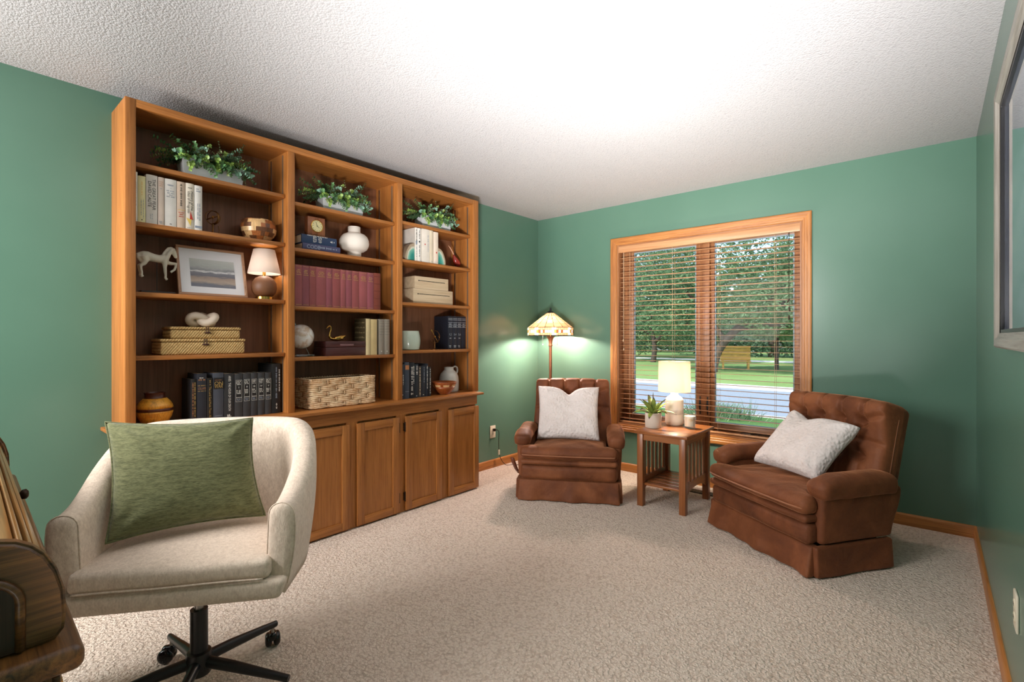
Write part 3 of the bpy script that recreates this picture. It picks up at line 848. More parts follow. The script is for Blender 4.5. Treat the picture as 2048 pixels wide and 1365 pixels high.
def trough_planter():
    t = thing('planter', '', 'planter', (0, 0, 0), 0, 'eucalyptus planters on the top shelves')
    hx, hy, h, tp = .052, .153, .092, .012
    m = MB()
    def ring(x, y, z): return [(-x, -y, z), (x, -y, z), (x, y, z), (-x, y, z)]
    R = [ring(hx - tp, hy - tp, 0), ring(hx - .002, hy - .002, h - .002), ring(hx - .003, hy - .003, h), ring(hx - .008, hy - .008, h), ring(hx - .010, hy - .010, h - .012)]
    vs = [p for r in R for p in r]
    fs = [(3, 2, 1, 0)]
    for k in range(len(R) - 1):
        for i in range(4): fs.append((k * 4 + i, k * 4 + (i + 1) % 4, (k + 1) * 4 + (i + 1) % 4, (k + 1) * 4 + i))
    m.add(vs, fs); m.build('trough', M_conc, t, 30)
    m = MB(); m.box((-hx + .011, -hy + .011, h - .03), (hx - .011, hy - .011, h - .012)); m.build('moss', M_soil, t)
    rnd = random.Random(21)
    lf = MB(); st = MB()
    for k in range(104):
        y0 = rnd.uniform(-.135, .135); x0 = rnd.uniform(-.03, .03)
        out = y0 / .14
        ang = rnd.uniform(-.5, .5)
        tilt = rnd.uniform(-.55, .95)
        dirv = V((rnd.uniform(-.45, .62), out * rnd.uniform(.3, 1.2) + rnd.uniform(-.6, .6), rnd.uniform(.25, 1.1)))
        if k % 6 == 0: dirv = V((rnd.uniform(.5, .9), rnd.uniform(-.6, .6), rnd.uniform(.05, .4)))
        if k in (3, 17, 41): dirv = V((.15, (-1) ** k * .9 + .3, 1.1))
        dirv.normalize()
        L = rnd.uniform(.09, .185)
        kind = rnd.choices([0, 1, 2, 3, 4], [34, 24, 18, 14, 10])[0]
        pts = []; p = V((x0, y0, h - .02)); d = dirv.copy()
        nseg = 11
        for s_ in range(nseg + 1):
            pts.append(p.copy())
            d = (d + V((rnd.uniform(-.1, .12), rnd.uniform(-.12, .12), -.10))).normalized()
            p = p + d * L / nseg
            p.x = max(-.085, min(.105, p.x)); p.z = min(p.z, .252)
        st.tube(pts, [.0016 - .0009 * i / nseg for i in range(nseg + 1)], 5)
        for s_ in range(2, nseg + 1):
            q = pts[s_]; dd = (pts[s_] - pts[s_ - 1]).normalized()
            r = (rnd.uniform(.0075, .0135) if kind != 4 else rnd.uniform(.004, .007)) * (1.15 - .5 * s_ / nseg)
            a0 = rnd.uniform(0, 2 * pi)
            for a in (a0, a0 + pi) if s_ < nseg else (a0, a0 + 2.1, a0 + 4.2):
                o = dd.orthogonal().normalized(); b = dd.cross(o)
                ld = (o * cos(a) + b * sin(a) + dd * .5)
                if q.x + ld.normalized().x * 2 * r < -.098: continue
                leaf_disc(lf, q, ld, dd + V((0, 0, .25)), r, kind, 8, rnd.uniform(.75, 1.0))
    lf.build('foliage', LEAF, t, 180); st.build('stems', M_stem, t, 180)
    return t
def copy_thing(root, loc, rz, label):
    r = root.copy(); COL.objects.link(r); r.location = loc; r.rotation_euler = (0, 0, rz); r['label'] = label
    for ch in list(root.children):
        c = ch.copy(); COL.objects.link(c); c.parent = r
        for g in list(ch.children):
            d = g.copy(); COL.objects.link(d); d.parent = c
    return r
pl = trough_planter()
pl.location = (.155, -3.122, 2.0635); pl['label'] = 'white trough of faux eucalyptus on the top shelf of the first column'
copy_thing(pl, (.150, -2.352, 2.0355), 0, 'white trough of faux eucalyptus on the top shelf of the second column')
copy_thing(pl, (.150, -1.550, 2.0625), 0, 'white trough of faux eucalyptus on the top shelf of the third column')

# --- armillary of thin rings, second shelf
t = thing('armillary', 'small brass ring sphere ornament between the white books and the chequered bowl', 'ornament', (.145, -3.112, 1.7785))
m = MB(); ring = lambda c, r, T: [T @ V((c[0] + r * cos(2 * pi * i / 36), c[1] + r * sin(2 * pi * i / 36), c[2])) for i in range(36)]
ctr = Matrix.Translation((0, 0, .098))
m.tube(ring((0, 0, 0), .037, ctr @ Matrix.Rotation(pi / 2, 4, 'Y')), .0022, 8, closed=True)
m.tube(ring((0, 0, 0), .036, ctr @ Matrix.Rotation(pi / 2, 4, 'X') @ Matrix.Rotation(.5, 4, 'Y')), .0035, 8, closed=True, flat=(.5, 1.4))
m.tube(ring((0, 0, 0), .034, ctr @ Matrix.Rotation(.45, 4, 'X')), .0022, 8, closed=True)
m.build('rings', M_bronze, t)
m = MB(); m.lathe([(.0001, 0), (.005, .002), (.007, .007), (.005, .012), (.0001, .014)], 14, c=(0, 0, .094)); m.build('centre_ball', M_brass, t)
m = MB(); m.lathe([(.026, 0), (.026, .004), (.010, .010), (.005, .018), (.004, .045), (.006, .060), (.004, .062)], 20); m.tube([(0, 0, .06), (0, 0, .095)], .0018, 6)
m.tube([(.004, .025, .056), (.004, .030, .030), (.004, .024, .0045)], .002, 6); m.build('stand', M_bronze, t)

# --- chequered wooden bowl
def wd(n, c, k=.8): return wood(n, S(*c), S(*[int(v * k) for v in c]), 'Z', 0.3, 1.6, light=S(*[min(255, int(v * 1.08)) for v in c]))
M_maple, M_walnut, M_cherry, M_padauk = wd('maple', (214, 174, 122)), wd('walnut', (104, 66, 42)), wd('cherry_wood', (164, 98, 52)), wd('dark_padauk', (84, 42, 30))
M_amberwood = wd('amber_wood', (228, 164, 62)); M_amberwood2 = wd('amber_wood_deep', (214, 146, 50))
t = thing('wooden_bowl', 'round segmented bowl in chequered light and dark wood on the second shelf', 'bowl', (.135, -2.868, 1.7785))
prof = [(.052, 0), (.058, .004), (.078, .026), (.0795, .026), (.093, .050), (.0935, .050), (.097, .074), (.0972, .074), (.094, .098), (.0938, .098), (.085, .120), (.083, .124), (.076, .121), (.085, .098), (.088, .074), (.083, .050), (.066, .022), (.03, .012), (.0001, .012)]
def chq(i, j):
    if j > 10: return 1
    row = j // 2; seg = (i + row * 2) // 4
    return [0, 0, 1, 2, 1, 0, 2, 1][(seg + row * 3) % 8]
m = MB(); m.lathe(prof, 48, chq); m.build('bowl', [M_maple, M_walnut, M_cherry], t)

# --- carved white horse on a rod
t = thing('horse_figurine', 'carved white prancing horse raised on a thin rod and dark base', 'figurine', (.15, -3.370, 1.4405))
def hp(u, v, x=0): return V((x, (u - 325) * .000325, .078 + (505 - v) * .000392))
m = MB()
m.tube([hp(100, 205), hp(140, 215), hp(200, 225), hp(280, 240), hp(350, 248), hp(410, 245), hp(450, 235), hp(470, 225)], [0.0116, 0.0215, 0.0249, 0.0215, 0.0215, 0.0238, 0.0215, 0.0116], 14, flat=(.95, .82))
m.tube([hp(430, 250), hp(465, 200), hp(490, 150), hp(520, 115), hp(545, 108)], [0.0220, 0.0186, 0.0145, 0.0122, 0.0081], 12, flat=(.7, 1.1))
m.tube([hp(505, 110), hp(540, 120), hp(560, 160), hp(578, 205), hp(585, 220)], [0.0081, 0.0130, 0.0107, 0.0077, 0.0046], 12, flat=(1.05, .75))
for x in (-.004, .004): m.tube([hp(548, 112, x), hp(556, 92, x * 1.2), hp(566, 80, x)], [0.0035, 0.0032, 0.0009], 6)
m.tube([hp(400, 190), hp(440, 140), hp(480, 100), hp(530, 88), hp(550, 98)], [0.0046, 0.0070, 0.0081, 0.0070, 0.0035], 8, flat=(1, .6))
def leg(pts, rs, x): m.tube([hp(u, v, x) for u, v in pts], rs, 10)
leg([(150, 230), (175, 290), (150, 330), (112, 355), (118, 400), (128, 450), (122, 475), (140, 497)], [0.0197, 0.0157, 0.0110, 0.0081, 0.0065, 0.0058, 0.0065, 0.0072], .007)
leg([(150, 230), (170, 290), (140, 330), (100, 352), (104, 400), (116, 450), (112, 475), (130, 493)], [0.0186, 0.0145, 0.0102, 0.0077, 0.0060, 0.0056, 0.0060, 0.0067], -.008)
leg([(425, 250), (425, 310), (425, 355), (430, 410), (435, 460), (432, 490), (455, 515)], [0.0162, 0.0122, 0.0087, 0.0079, 0.0060, 0.0063, 0.0074], .007)
leg([(440, 255), (475, 288), (530, 292), (588, 290), (582, 330), (565, 372), (535, 390), (512, 412)], [0.0162, 0.0110, 0.0086, 0.0079, 0.0063, 0.0058, 0.0060, 0.0065], -.006)
m.tube([hp(105, 195), hp(88, 210), hp(95, 250), hp(130, 290), hp(175, 315), hp(195, 330)], [0.0058, 0.0104, 0.0128, 0.0116, 0.0093, 0.0035], 10)
o = m.build('body', plain('whitewashed_wood', S(206, 200, 184), 0.6, var=.12), t, 180); remesh(o, .0030, 3)
m = MB(); m.tube([(0, .0, .004), (0, 0, .172)], .0016, 8); m.build('rod', M_black, t)
m = MB(); m.bbox((-.035, -.072, 0), (.035, .072, .012), .002); m.build('plinth', plain('dark_plinth', S(40, 26, 20), .5), t)

# --- framed landscape leaning on the back panel
t = thing('framed_picture', 'small oak framed hazy landscape with wide white mat leaning on the shelf', 'picture', (.172, -3.113, 1.4430), 0)
tilt = Matrix.Rotation(radians(-13), 4, 'Y')
fw_, fh_ = .337, .272
m = MB()
for a, b, mi in (((-.007, -fw_ / 2, 0), (.010, fw_ / 2, .013), 0), ((-.007, -fw_ / 2, fh_ - .013), (.010, fw_ / 2, fh_), 0), ((-.007, -fw_ / 2, .013), (.010, -fw_ / 2 + .013, fh_ - .013), 1), ((-.007, fw_ / 2 - .013, .013), (.010, fw_ / 2, fh_ - .013), 1)):
    m.bbox(a, b, .0015, 1, mi, tilt)
wf = [wood('pale_oak_' + a, S(168, 126, 94), S(136, 98, 70), a) for a in 'YZ']
m.build('frame', wf, t)
m = MB(); m.box((-.002, -fw_ / 2 + .012, .012), (.002, fw_ / 2 - .012, fh_ - .012), 0, tilt); m.build('mat', plain('mat_board', S(218, 218, 222), .25, .5), t)
m = MB(); m.box((.0018, -.108, .050), (.0026, .112, .206), 0, tilt)
q = NT('hazy_landscape_print')
tc = q.n('ShaderNodeTexCoord'); mp = q.n('ShaderNodeMapping'); q.l(tc.outputs['Generated'], mp.inputs['Vector'])
sx = q.n('ShaderNodeSeparateXYZ'); q.l(mp.outputs[0], sx.inputs[0])
mp2 = q.n('ShaderNodeMapping'); mp2.inputs['Scale'].default_value = (1, 3, 9); q.l(tc.outputs['Generated'], mp2.inputs['Vector'])
nz = q.noise(mp2.outputs[0], 1.6, 5)
hgt = q.math('ADD', sx.outputs['Z'], q.math('MULTIPLY', q.math('SUBTRACT', nz, 0.5), 0.22))
c = q.ramp(hgt, [(0.08, S(96, 98, 110)), (0.20, S(168, 150, 134)), (0.34, S(146, 128, 116)), (0.40, S(98, 98, 108)), (0.52, S(112, 112, 120)), (0.56, S(206, 206, 208)), (0.62, S(124, 126, 130)), (0.70, S(158, 162, 160)), (1.0, S(186, 190, 186))])
m.build('print', q.set(c, 0.2, 0.5), t)

# --- small shelf lamp
def shade_mat(name, c, trans=.55, emit=0.0):
    t_ = NT(name)
    d = t_.n('ShaderNodeBsdfDiffuse'); d.inputs[0].default_value = c
    tr = t_.n('ShaderNodeBsdfTranslucent'); tr.inputs[0].default_value = c
    mx = t_.n('ShaderNodeMixShader'); mx.inputs[0].default_value = trans
    t_.l(d.outputs[0], mx.inputs[1]); t_.l(tr.outputs[0], mx.inputs[2])
    t_.l(mx.outputs[0], t_.out.inputs['Surface'])
    return t_.m
def bulb(name, parent, loc, watts, color, rad=.025):
    m = MB(); n = 12
    m.lathe([(.0001, -.03), (.012, -.028), (.013, -.015), (.022, .005), (.026, .02), (.022, .036), (.010, .046), (.0001, .048)], 14, c=loc)
    t_ = NT(name + '_glow')
    tr = t_.n('ShaderNodeBsdfTransparent'); em = t_.n('ShaderNodeEmission'); em.inputs[0].default_value = color; em.inputs[1].default_value = 4.0
    ad = t_.n('ShaderNodeAddShader'); t_.l(tr.outputs[0], ad.inputs[0]); t_.l(em.outputs[0], ad.inputs[1]); t_.l(ad.outputs[0], t_.out.inputs['Surface'])
    m.build('bulb', t_.m, parent, 180)
    L = bpy.data.lights.new(name, 'POINT'); L.energy = watts; L.color = color[:3]; L.shadow_soft_size = rad
    o = bpy.data.objects.new('bulb_light', L); COL.objects.link(o); o.parent = parent; o.location = loc
    return o
WARM = (1.0, .84, .63, 1)
t = thing('shelf_lamp', 'small lit lamp with brown ball base and white drum shade on the shelf', 'lamp', (.165, -2.848, 1.4405))
m = MB(); m.lathe([(.046, 0), (.048, .002), (.048, .016), (.046, .018), (.0001, .018)], 32); m.build('foot', M_brass, t)
m = MB(); m.lathe([(.030, .018), (.050, .026), (.064, .046), (.0685, .072), (.064, .100), (.048, .124), (.026, .136), (.014, .139)], 40); m.build('base', plain('brown_ceramic', S(112, 72, 44), .55, var=.08), t, 180)
m = MB(); m.tube([(0, 0, .138), (0, 0, .168)], .009, 14); m.build('neck', M_brass, t)
m = MB(); m.lathe([(.0885, .152), (.0575, .292), (.0560, .292), (.087, .152)], 48, cap=False); m.build('lamp_shade', shade_mat('white_linen_shade', S(226, 214, 204), .35), t, 180)
m = MB()
for a in (0, 2 * pi / 3, 4 * pi / 3): m.tube([(0, 0, .240), (.068 * cos(a), .068 * sin(a), .242)], .0012, 5)
m.tube([(0, 0, .168), (0, 0, .24)], .002, 6); m.build('spider', M_steel, t)
bulb('shelf_bulb', t, (0, 0, .205), .45, (1.0, .90, .78, 1), .02)

# --- woven boxes with clasps
def herring(name, a, b, s=190):
    t_ = NT(name); v = t_.co()
    rx = t_.n('ShaderNodeMapping'); rx.inputs['Rotation'].default_value = (radians(38), 0, 0); t_.l(v, rx.inputs[0])
    w1 = t_.wave(rx.outputs[0], s / 6.28, 1.5, 2, 'Y', 2.0)
    w2 = t_.wave(rx.outputs[0], s / 6.28 * .33, 1.0, 2, 'Z', 2.0)
    w = t_.math('MULTIPLY', w1, t_.math('ADD', t_.math('MULTIPLY', w2, 0.5), 0.5))
    n_ = t_.noise(v, 60, 3)
    c = t_.mix(0.4, t_.ramp(w, [(0.05, b), (0.45, a)]), t_.ramp(n_, [(0.3, b), (0.7, a)]))
    return t_.set(c, 0.75, 0.25, t_.bump(w, 0.6, 0.003))
M_seagrass = herring('seagrass_weave', S(214, 182, 126), S(156, 118, 66))
def woven_box(z, y0, y1, x0, x1, h, label):
    t = thing('woven_box', label, 'box', ((x0 + x1) / 2, (y0 + y1) / 2, z + .0004), 0, 'woven boxes on the fourth shelf')
    hx, hy = (x1 - x0) / 2, (y1 - y0) / 2
    m = MB(); m.soft((0, 0, (h - .016) / 2), (2 * hx - .006, 2 * hy - .006, h - .016), .010, 6, bulge=(.002, .002, 0)); m.build('box_body', M_seagrass, t, 50)
    m = MB(); m.soft((0, 0, h - .0075), (2 * hx, 2 * hy, .0150), .006, 6, bulge=(0, 0, 0)); m.build('lid', M_seagrass, t, 50)
    m = MB(); x = hx + .0025
    m.tube([(x - .004, -.004, h + .0005), (x, -.006, h - .010), (x + .001, -.007, h - .030)], .0018, 6); m.tube([(x - .004, .004, h + .0005), (x, .005, h - .010), (x + .001, .006, h - .030)], .0018, 6)
    m.tube([(x, -.017, h - .032), (x + .002, -.006, h - .029), (x + .003, 0, h - .031), (x + .002, .008, h - .029), (x, .018, h - .034)], [.002, .004, .005, .004, .002], 8)
    m.build('clasp', plain('dark_cord', S(62, 32, 22), .7) if 'dark_cord' not in bpy.data.materials else bpy.data.materials['dark_cord'], t)
woven_box(1.130, -3.372, -2.972, .045, .222, .082, 'larger lidded seagrass box at the bottom of the pair')
woven_box(1.2126, -3.326, -2.990, .050, .206, .062, 'smaller lidded seagrass box carrying the cream knot')
t = thing('knot_ornament', 'cream glazed knot ornament lying on the woven boxes', 'ornament', (.125, -3.150, 1.2751))
m = MB(); pts = []
for i in range(90):
    a = 2 * pi * i / 90
    pts.append((.030 * (sin(a) + 1.55 * sin(2 * a)) * .62, .0245 * (cos(a) - 1.75 * cos(2 * a)) * 1.02, .042 - .0195 * sin(3 * a)))
m.tube(pts, .0205, 14, closed=True); m.build('knot', plain('cream_ceramic', S(222, 206, 188), .55, var=.04), t, 180)

# --- amber wooden vase on the counter
t = thing('wooden_vase', 'squat amber wood vase with dark band and dark collar on the counter', 'vase', (.150, -3.378, ZC + .0004))
prof = [(.040, 0), (.044, .003), (.060, .022), (.072, .046), (.077, .066), (.0785, .074)]
prof2 = [(.0785, .088), (.075, .104), (.066, .120), (.054, .133), (.048, .138)]
def patch(i, j): return (hash((i // 6 * 7 + j * 3)) % 3 == 0) + 0
m = MB(); m.lathe(prof, 48, lambda i, j: 0 if ((i // 6) * 5 + j * 3) % 4 else 1); m.lathe(prof2, 48, lambda i, j: 0 if ((i // 6) * 3 + j * 5) % 4 else 1)
m.build('body', [M_amberwood, M_amberwood2], t, 180)
m = MB(); m.lathe([(.0785, .0741), (.0797, .075), (.0797, .087), (.0785, .0879)], 48, cap=False); m.build('band', M_padauk, t, 60)
m = MB(); m.lathe([(.048, .1381), (.044, .142), (.043, .158), (.045, .163), (.046, .166), (.041, .166), (.037, .156), (.037, .12), (.0001, .11)], 48, cap=False); m.build('collar', M_padauk, t, 60)

# --- clock on the blue books
t = thing('desk_clock', 'square wooden block clock with round gold dial on the blue books', 'clock', (.175, -2.538, 1.8534))
m = MB(); m.bbox((-.026, -.058, 0), (.014, .058, .124), .003); m.build('case', wd('walnut_light', (150, 92, 58)), t)
m = MB(); R90 = Matrix.Translation((.014, .003, .068)) @ Matrix.Rotation(pi / 2, 4, 'Y')
m.lathe([(.0405, .0002), (.0405, .004), (.036, .006), (.0355, .003)], 40, T=R90, cap=False); m.build('bezel', M_brass, t)
m = MB(); m.lathe([(.0355, .0002), (.0355, .0026), (.0001, .0026)], 40, T=R90); o = m.build('dial', plain('champagne_dial', S(226, 216, 164), .3, metal=.3), t)
m = MB()
for i in range(12):
    a = i * pi / 6; m.box((-.0012, .026, .0027), (.0012, .032, .0031), 0, R90 @ Matrix.Rotation(a, 4, 'Z'))
for a, L_ in ((-.6, .018), (1.9, .026)): m.box((-.001, -.003, .0032), (.001, L_, .0036), 0, R90 @ Matrix.Rotation(a, 4, 'Z'))
m.lathe([(.003, .003), (.003, .0045)], 12, T=R90); m.build('hands', M_black, o, 0)

# --- matte white vase with ring neck
M_matte = plain('matte_bisque', S(222, 214, 204), .8, .2, var=.03)
t = thing('ceramic_vase', 'round matte white vase with straight neck and foot on the shelf', 'vase', (.150, -2.248, 1.7604))
m = MB(); m.lathe([(.044, 0), (.046, .002), (.046, .034), (.048, .038), (.066, .044), (.085, .058), (.095, .078), (.0985, .098), (.096, .120), (.086, .142), (.070, .157), (.050, .166), (.042, .168), (.041, .171), (.041, .208), (.039, .210), (.035, .208), (.035, .17), (.0001, .16)], 56); m.build('vase', M_matte, t, 60)

# --- globe
t = thing('desk_globe', 'pale white marbled globe on a clear base with silver arm', 'globe', (.165, -2.622, 1.1004))
m = MB(); m.lathe([(.0001, -.076)] + [(.076 * cos(a), .076 * sin(a)) for a in [(-85 + 170 * i / 22) * pi / 180 for i in range(23)]] + [(.0001, .076)], 40, T=Matrix.Translation((0, -.004, .124)) @ Matrix.Rotation(radians(-22), 4, 'X'))
q = NT('pale_globe_map'); v = q.co(); f = q.noise(v, 16, 6, .65, .4)
c = q.ramp(f, [(0.44, S(226, 226, 224)), (0.50, S(214, 206, 196)), (0.60, S(186, 164, 140)), (0.75, S(212, 198, 182))])
m.build('ball', q.set(c, 0.18, 0.5, Coat_Weight=.6), t, 180)
m = MB(); m.tube([(0, .048, .014), (0, .026, .056)], .0022, 8); m.tube([(0, -.037, .190), (0, -.043, .206)], .0030, 8); m.build('arm', M_steel, t)
m = MB(); m.bbox((-.045, -.055, 0), (.045, .060, .014), .004); m.build('clear_base', glass('acrylic', (.86, .88, .88, 1), .5), t)

# --- dark lidded box and brass swan
t = thing('wooden_box', 'dark reddish brown lidded wooden box with a routed handle slot', 'box', (.145, -2.346, 1.1004))
M_mahog = wood('mahogany', S(76, 40, 38), S(54, 26, 28), 'Y', .4, light=S(92, 50, 46))
m = MB(); m.bbox((-.075, -.146, 0), (.075, .146, .054), .003); m.build('box_body', M_mahog, t)
m = MB(); m.bbox((-.076, -.1468, .0552), (.076, .1468, .094), .003); o = m.build('lid', M_mahog, t)
m = MB(); m.bbox((.0755, -.048, .064), (.0785, .050, .076), .0012); m.build('handle_slot', plain('slot_highlight', S(128, 92, 92), .5), o)
t = thing('swan_figurine', 'brass swan with raised neck standing on the dark wooden box', 'figurine', (.150, -2.376, 1.1946))
m = MB()
m.tube([(0, -.048, .020), (0, -.030, .015), (0, 0, .0135), (0, .030, .017), (0, .055, .030), (0, .064, .040)], [.008, .0165, .0175, .0155, .008, .002], 14, flat=(.72, 1.25))
m.tube([(0, -.044, .018), (0, -.054, .034), (0, -.050, .056), (0, -.042, .076), (0, -.042, .092), (0, -.050, .100), (0, -.060, .096), (0, -.068, .088), (0, -.075, .080)], [.010, .0075, .0055, .0046, .0046, .0062, .0058, .0030, .0018], 12)
for sx in (-1, 1): m.tube([(sx * .016, -.02, .020), (sx * .019, .015, .022), (sx * .010, .060, .038)], [.006, .009, .002], 8, flat=(1.3, .5))
o = m.build('body', M_brass, t, 180); remesh(o, .0022, 3)

# --- water hyacinth basket
t = thing('basket', 'open rectangular basket of braided water hyacinth on the counter', 'basket', (.150, -2.380, ZC + .0004))
q = NT('water_hyacinth'); v = q.co((1, 1, 1), False); f = q.noise(v, 46, 4, .65); g = q.noise(v, 9, 2)
c = q.mix(.5, q.ramp(f, [(0.32, S(184, 140, 96)), (0.5, S(226, 196, 156)), (0.68, S(246, 228, 198))]), q.ramp(g, [(0.35, S(206, 160, 114)), (0.65, S(240, 216, 180))]))
M_hya = q.set(c, .7, .25, q.bump(f, .5, .003))
bx, by, bh = .098, .228, .176
m = MB(); rnd = random.Random(9)
def strand_face(o, u, w, L, rows, per):
    """braided blocks running along U from O, rows up W"""
    rh = bh / rows; nrm = u.cross(w)
    for r in range(rows):
        bl_ = L / per; off = (r % 2) * .5
        k = 0
        for b in range(-1, per + 1):
            a0 = (b + off) * bl_; a1 = a0 + bl_ * .96
            a0 = max(a0, 0); a1 = min(a1, L)
            if a1 - a0 < .012: continue
            for s_ in range(3):
                z0 = r * rh + rh * (s_ + .5) / 3
                pts = []; rad = []
                for i in range(8):
                    x = a0 + (a1 - a0) * i / 7; e = sin(pi * min(1, max(0, (i + .25) / 7.5)))
                    pts.append(o + u * x + w * (max(z0, .0085) + rnd.uniform(-.0012, .0012)) + nrm * (-.003 + .006 * e)); rad.append(.0036 + .0034 * e ** .5)
                m.tube(pts, rad, 7)
        for b in range(per + 1):
            x = (b + off) * bl_ - bl_ * .02
            if .01 < x < L - .01: m.tube([o + u * x + w * (r * rh + .004) + nrm * .004, o + u * x + w * (r * rh + rh / 2) + nrm * .0055, o + u * x + w * ((r + 1) * rh - .003) + nrm * .004], .0022, 6)
X_, Y_, Z_ = V((1, 0, 0)), V((0, 1, 0)), V((0, 0, 1))
strand_face(V((bx, -by, 0)), Y_, Z_, 2 * by, 5, 4); strand_face(V((-bx, by, 0)), -Y_, Z_, 2 * by, 5, 4)
strand_face(V((-bx, -by, 0)), X_, Z_, 2 * bx, 5, 2); strand_face(V((bx, by, 0)), -X_, Z_, 2 * bx, 5, 2)
m.build('weave', M_hya, t, 180)
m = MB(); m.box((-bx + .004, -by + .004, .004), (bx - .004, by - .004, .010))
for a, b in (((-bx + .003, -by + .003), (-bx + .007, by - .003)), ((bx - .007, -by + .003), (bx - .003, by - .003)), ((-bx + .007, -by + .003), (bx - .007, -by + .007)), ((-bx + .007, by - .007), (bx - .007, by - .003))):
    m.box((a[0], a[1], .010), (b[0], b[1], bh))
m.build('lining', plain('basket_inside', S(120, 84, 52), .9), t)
m = MB()
for zz in (.0108, bh + .004):
    base_ = []
    cs = [(-bx, -by), (bx, -by), (bx, by), (-bx, by)]
    for a in range(4):
        p, q_ = V((*cs[a], zz)), V((*cs[(a + 1) % 4], zz)); n_ = int((q_ - p).length / .006)
        for i in range(n_): base_.append(p.lerp(q_, i / n_))
    for ph in (0, pi):
        m.tube([p + V((.0032 * sin(i * 1.05 + ph), .0032 * sin(i * 1.05 + ph), .0034 * cos(i * 1.05 + ph))) for i, p in enumerate(base_)], .0042, 7, closed=True)
m.build('rim', M_hya, t, 180)

# --- agate bookends
q = NT('teal_agate'); tc = q.n('ShaderNodeTexCoord')
v = q.co(); f = q.noise(v, 28, 4, .6, 1.0)
vl = q.n('ShaderNodeVectorMath', operation='LENGTH'); mp = q.n('ShaderNodeMapping'); mp.inputs['Scale'].default_value = (0, 1.0, .62); q.l(tc.outputs['Object'], mp.inputs[0]); q.l(mp.outputs[0], vl.inputs[0])
rr = q.math('ADD', vl.outputs['Value'], q.math('MULTIPLY', q.math('SUBTRACT', f, .5), .02))
c = q.ramp(q.math('MULTIPLY', rr, 10.0), [(0.10, S(36, 120, 112)), (0.36, S(54, 142, 130)), (0.55, S(120, 178, 160)), (0.63, S(206, 206, 190)), (0.70, S(170, 150, 126))])
M_agate = q.set(c, .15, .5, Coat_Weight=.5)
def agate(label, loc, sg, w, h):
    t = thing('agate_bookend', label, 'bookend', loc, 0, 'agate bookends')
    poly = [(0, 0)] + [(sg * w * cos(a) * (1 + .03 * sin(5 * a)), h * sin(a) * (1 + .02 * cos(7 * a))) for a in [pi / 2 * i / 14 for i in range(15)]]
    if sg < 0: poly = list(reversed(poly))
    m = MB(); m.prism(poly, -.03, .03, 'X'); m.build('slab', M_agate, t, 40)
agate('teal agate bookend slice before the white books', (.190, -1.7912, 1.7864), -1, .082, .132)
agate('teal agate bookend slice after the red-dotted book', (.190, -1.5615, 1.7864), 1, .078, .130)

# --- red bird
t = thing('bird_figurine', 'speckled red bird ornament with long pale beak raised, beside the bookend', 'figurine', (.140, -1.318, 1.7864))
m = MB(); m.tube([(0, -.008, .118), (0, .000, .100), (0, .012, .078), (0, .030, .056), (0, .050, .038), (0, .062, .030)], [.004, .012, .023, .029, .022, .006], 16, flat=(.9, 1))
o = m.build('body', plain('red_lacquer', S(142, 48, 38), .25, var=.25), t, 180)
m = MB(); m.tube([(0, -.006, .116), (0, -.022, .140), (0, -.046, .168), (0, -.064, .182)], [.006, .0045, .0032, .0012], 10); m.build('beak', plain('pale_beak', S(210, 160, 130), .4), t, 180)
m = MB()
for x in (-.010, .010): m.tube([(x, .028, .032), (x, .026, .0)], .0018, 6); m.tube([(x, .016, .0015), (x, .040, .0015)], .0016, 6)
m.build('leg', M_darkbronze, t)

# --- two pale wood boxes with dark slot lines
M_ash = wood('bleached_ash', S(206, 184, 152), S(190, 166, 134), 'Y', .5, light=S(216, 196, 166), fine=.35)
M_ashend = wood('bleached_ash_end', S(160, 118, 76), S(140, 100, 62), 'X', .5)
def slot_box(z, y0, y1, h, label, sa, sb, X=.20, d=.15):
    t = thing('wooden_box', label, 'box', (X - d / 2, (y0 + y1) / 2, z + .0004), 0, 'pale wooden boxes on the third shelf')
    hy_ = (y1 - y0) / 2
    m = MB(); m.bbox((-d / 2, -hy_, 0), (d / 2, hy_, h), .002); m.build('box_body', M_ash, t)
    m = MB(); m.box((d / 2 - .002, sa, h * .62), (d / 2 + .0006, sb, h * .62 + .0045)); m.lathe([(.0045, 0), (.0045, .0028)], 12, T=Matrix.Translation((d / 2 - .002, sa, h * .62 + .002)) @ Matrix.Rotation(pi / 2, 4, 'Y')); m.build('slot', M_dark, t)
slot_box(1.476, -1.785, -1.388, .112, 'larger pale wooden box with dark slot, lower of two', -.155, .165)
slot_box(1.5888, -1.772, -1.436, .092, 'smaller pale wooden box with dark slot, on top', -.130, .130)

# --- celadon jar, brass sundial, jug, bowl
t = thing('ceramic_jar', 'ribbed pale celadon jar on the shelf below the pale boxes', 'jar', (.150, -1.788, 1.1254))
prof = []
for i in range(29):
    z = .142 * i / 28; r = .074 + .012 * sin(pi * min(1, z / .142 * .95 + .05)) + .0008 * (i % 2)
    prof.append((r, z))
prof = [(.066, 0)] + prof[1:] + [(.070, .144), (.064, .140), (.070, .06), (.0001, .02)]
m = MB(); m.lathe(prof, 48); m.build('jar', plain('celadon_glaze', S(182, 196, 180), .2, .5, var=.05, Coat_Weight=.5), t, 180)
t = thing('sundial', 'little brass armillary sundial with arrow in front of the navy set', 'ornament', (.215, -1.590, 1.1254))
m = MB(); m.lathe([(.028, 0), (.028, .003), (.012, .007), (.005, .012), (.0045, .040), (.007, .046), (.0035, .052), (.0035, .066)], 24); m.build('stand', M_bronze, t)
C0 = Matrix.Translation((0, .002, .100)) @ Matrix.Rotation(.6, 4, 'X')
m = MB(); m.tube([C0 @ V((0, .046 * cos(a), .046 * sin(a))) for a in [pi * (-.95 + 1.25 * i / 24) for i in range(25)]], .0022, 8, flat=(1, 1.6))
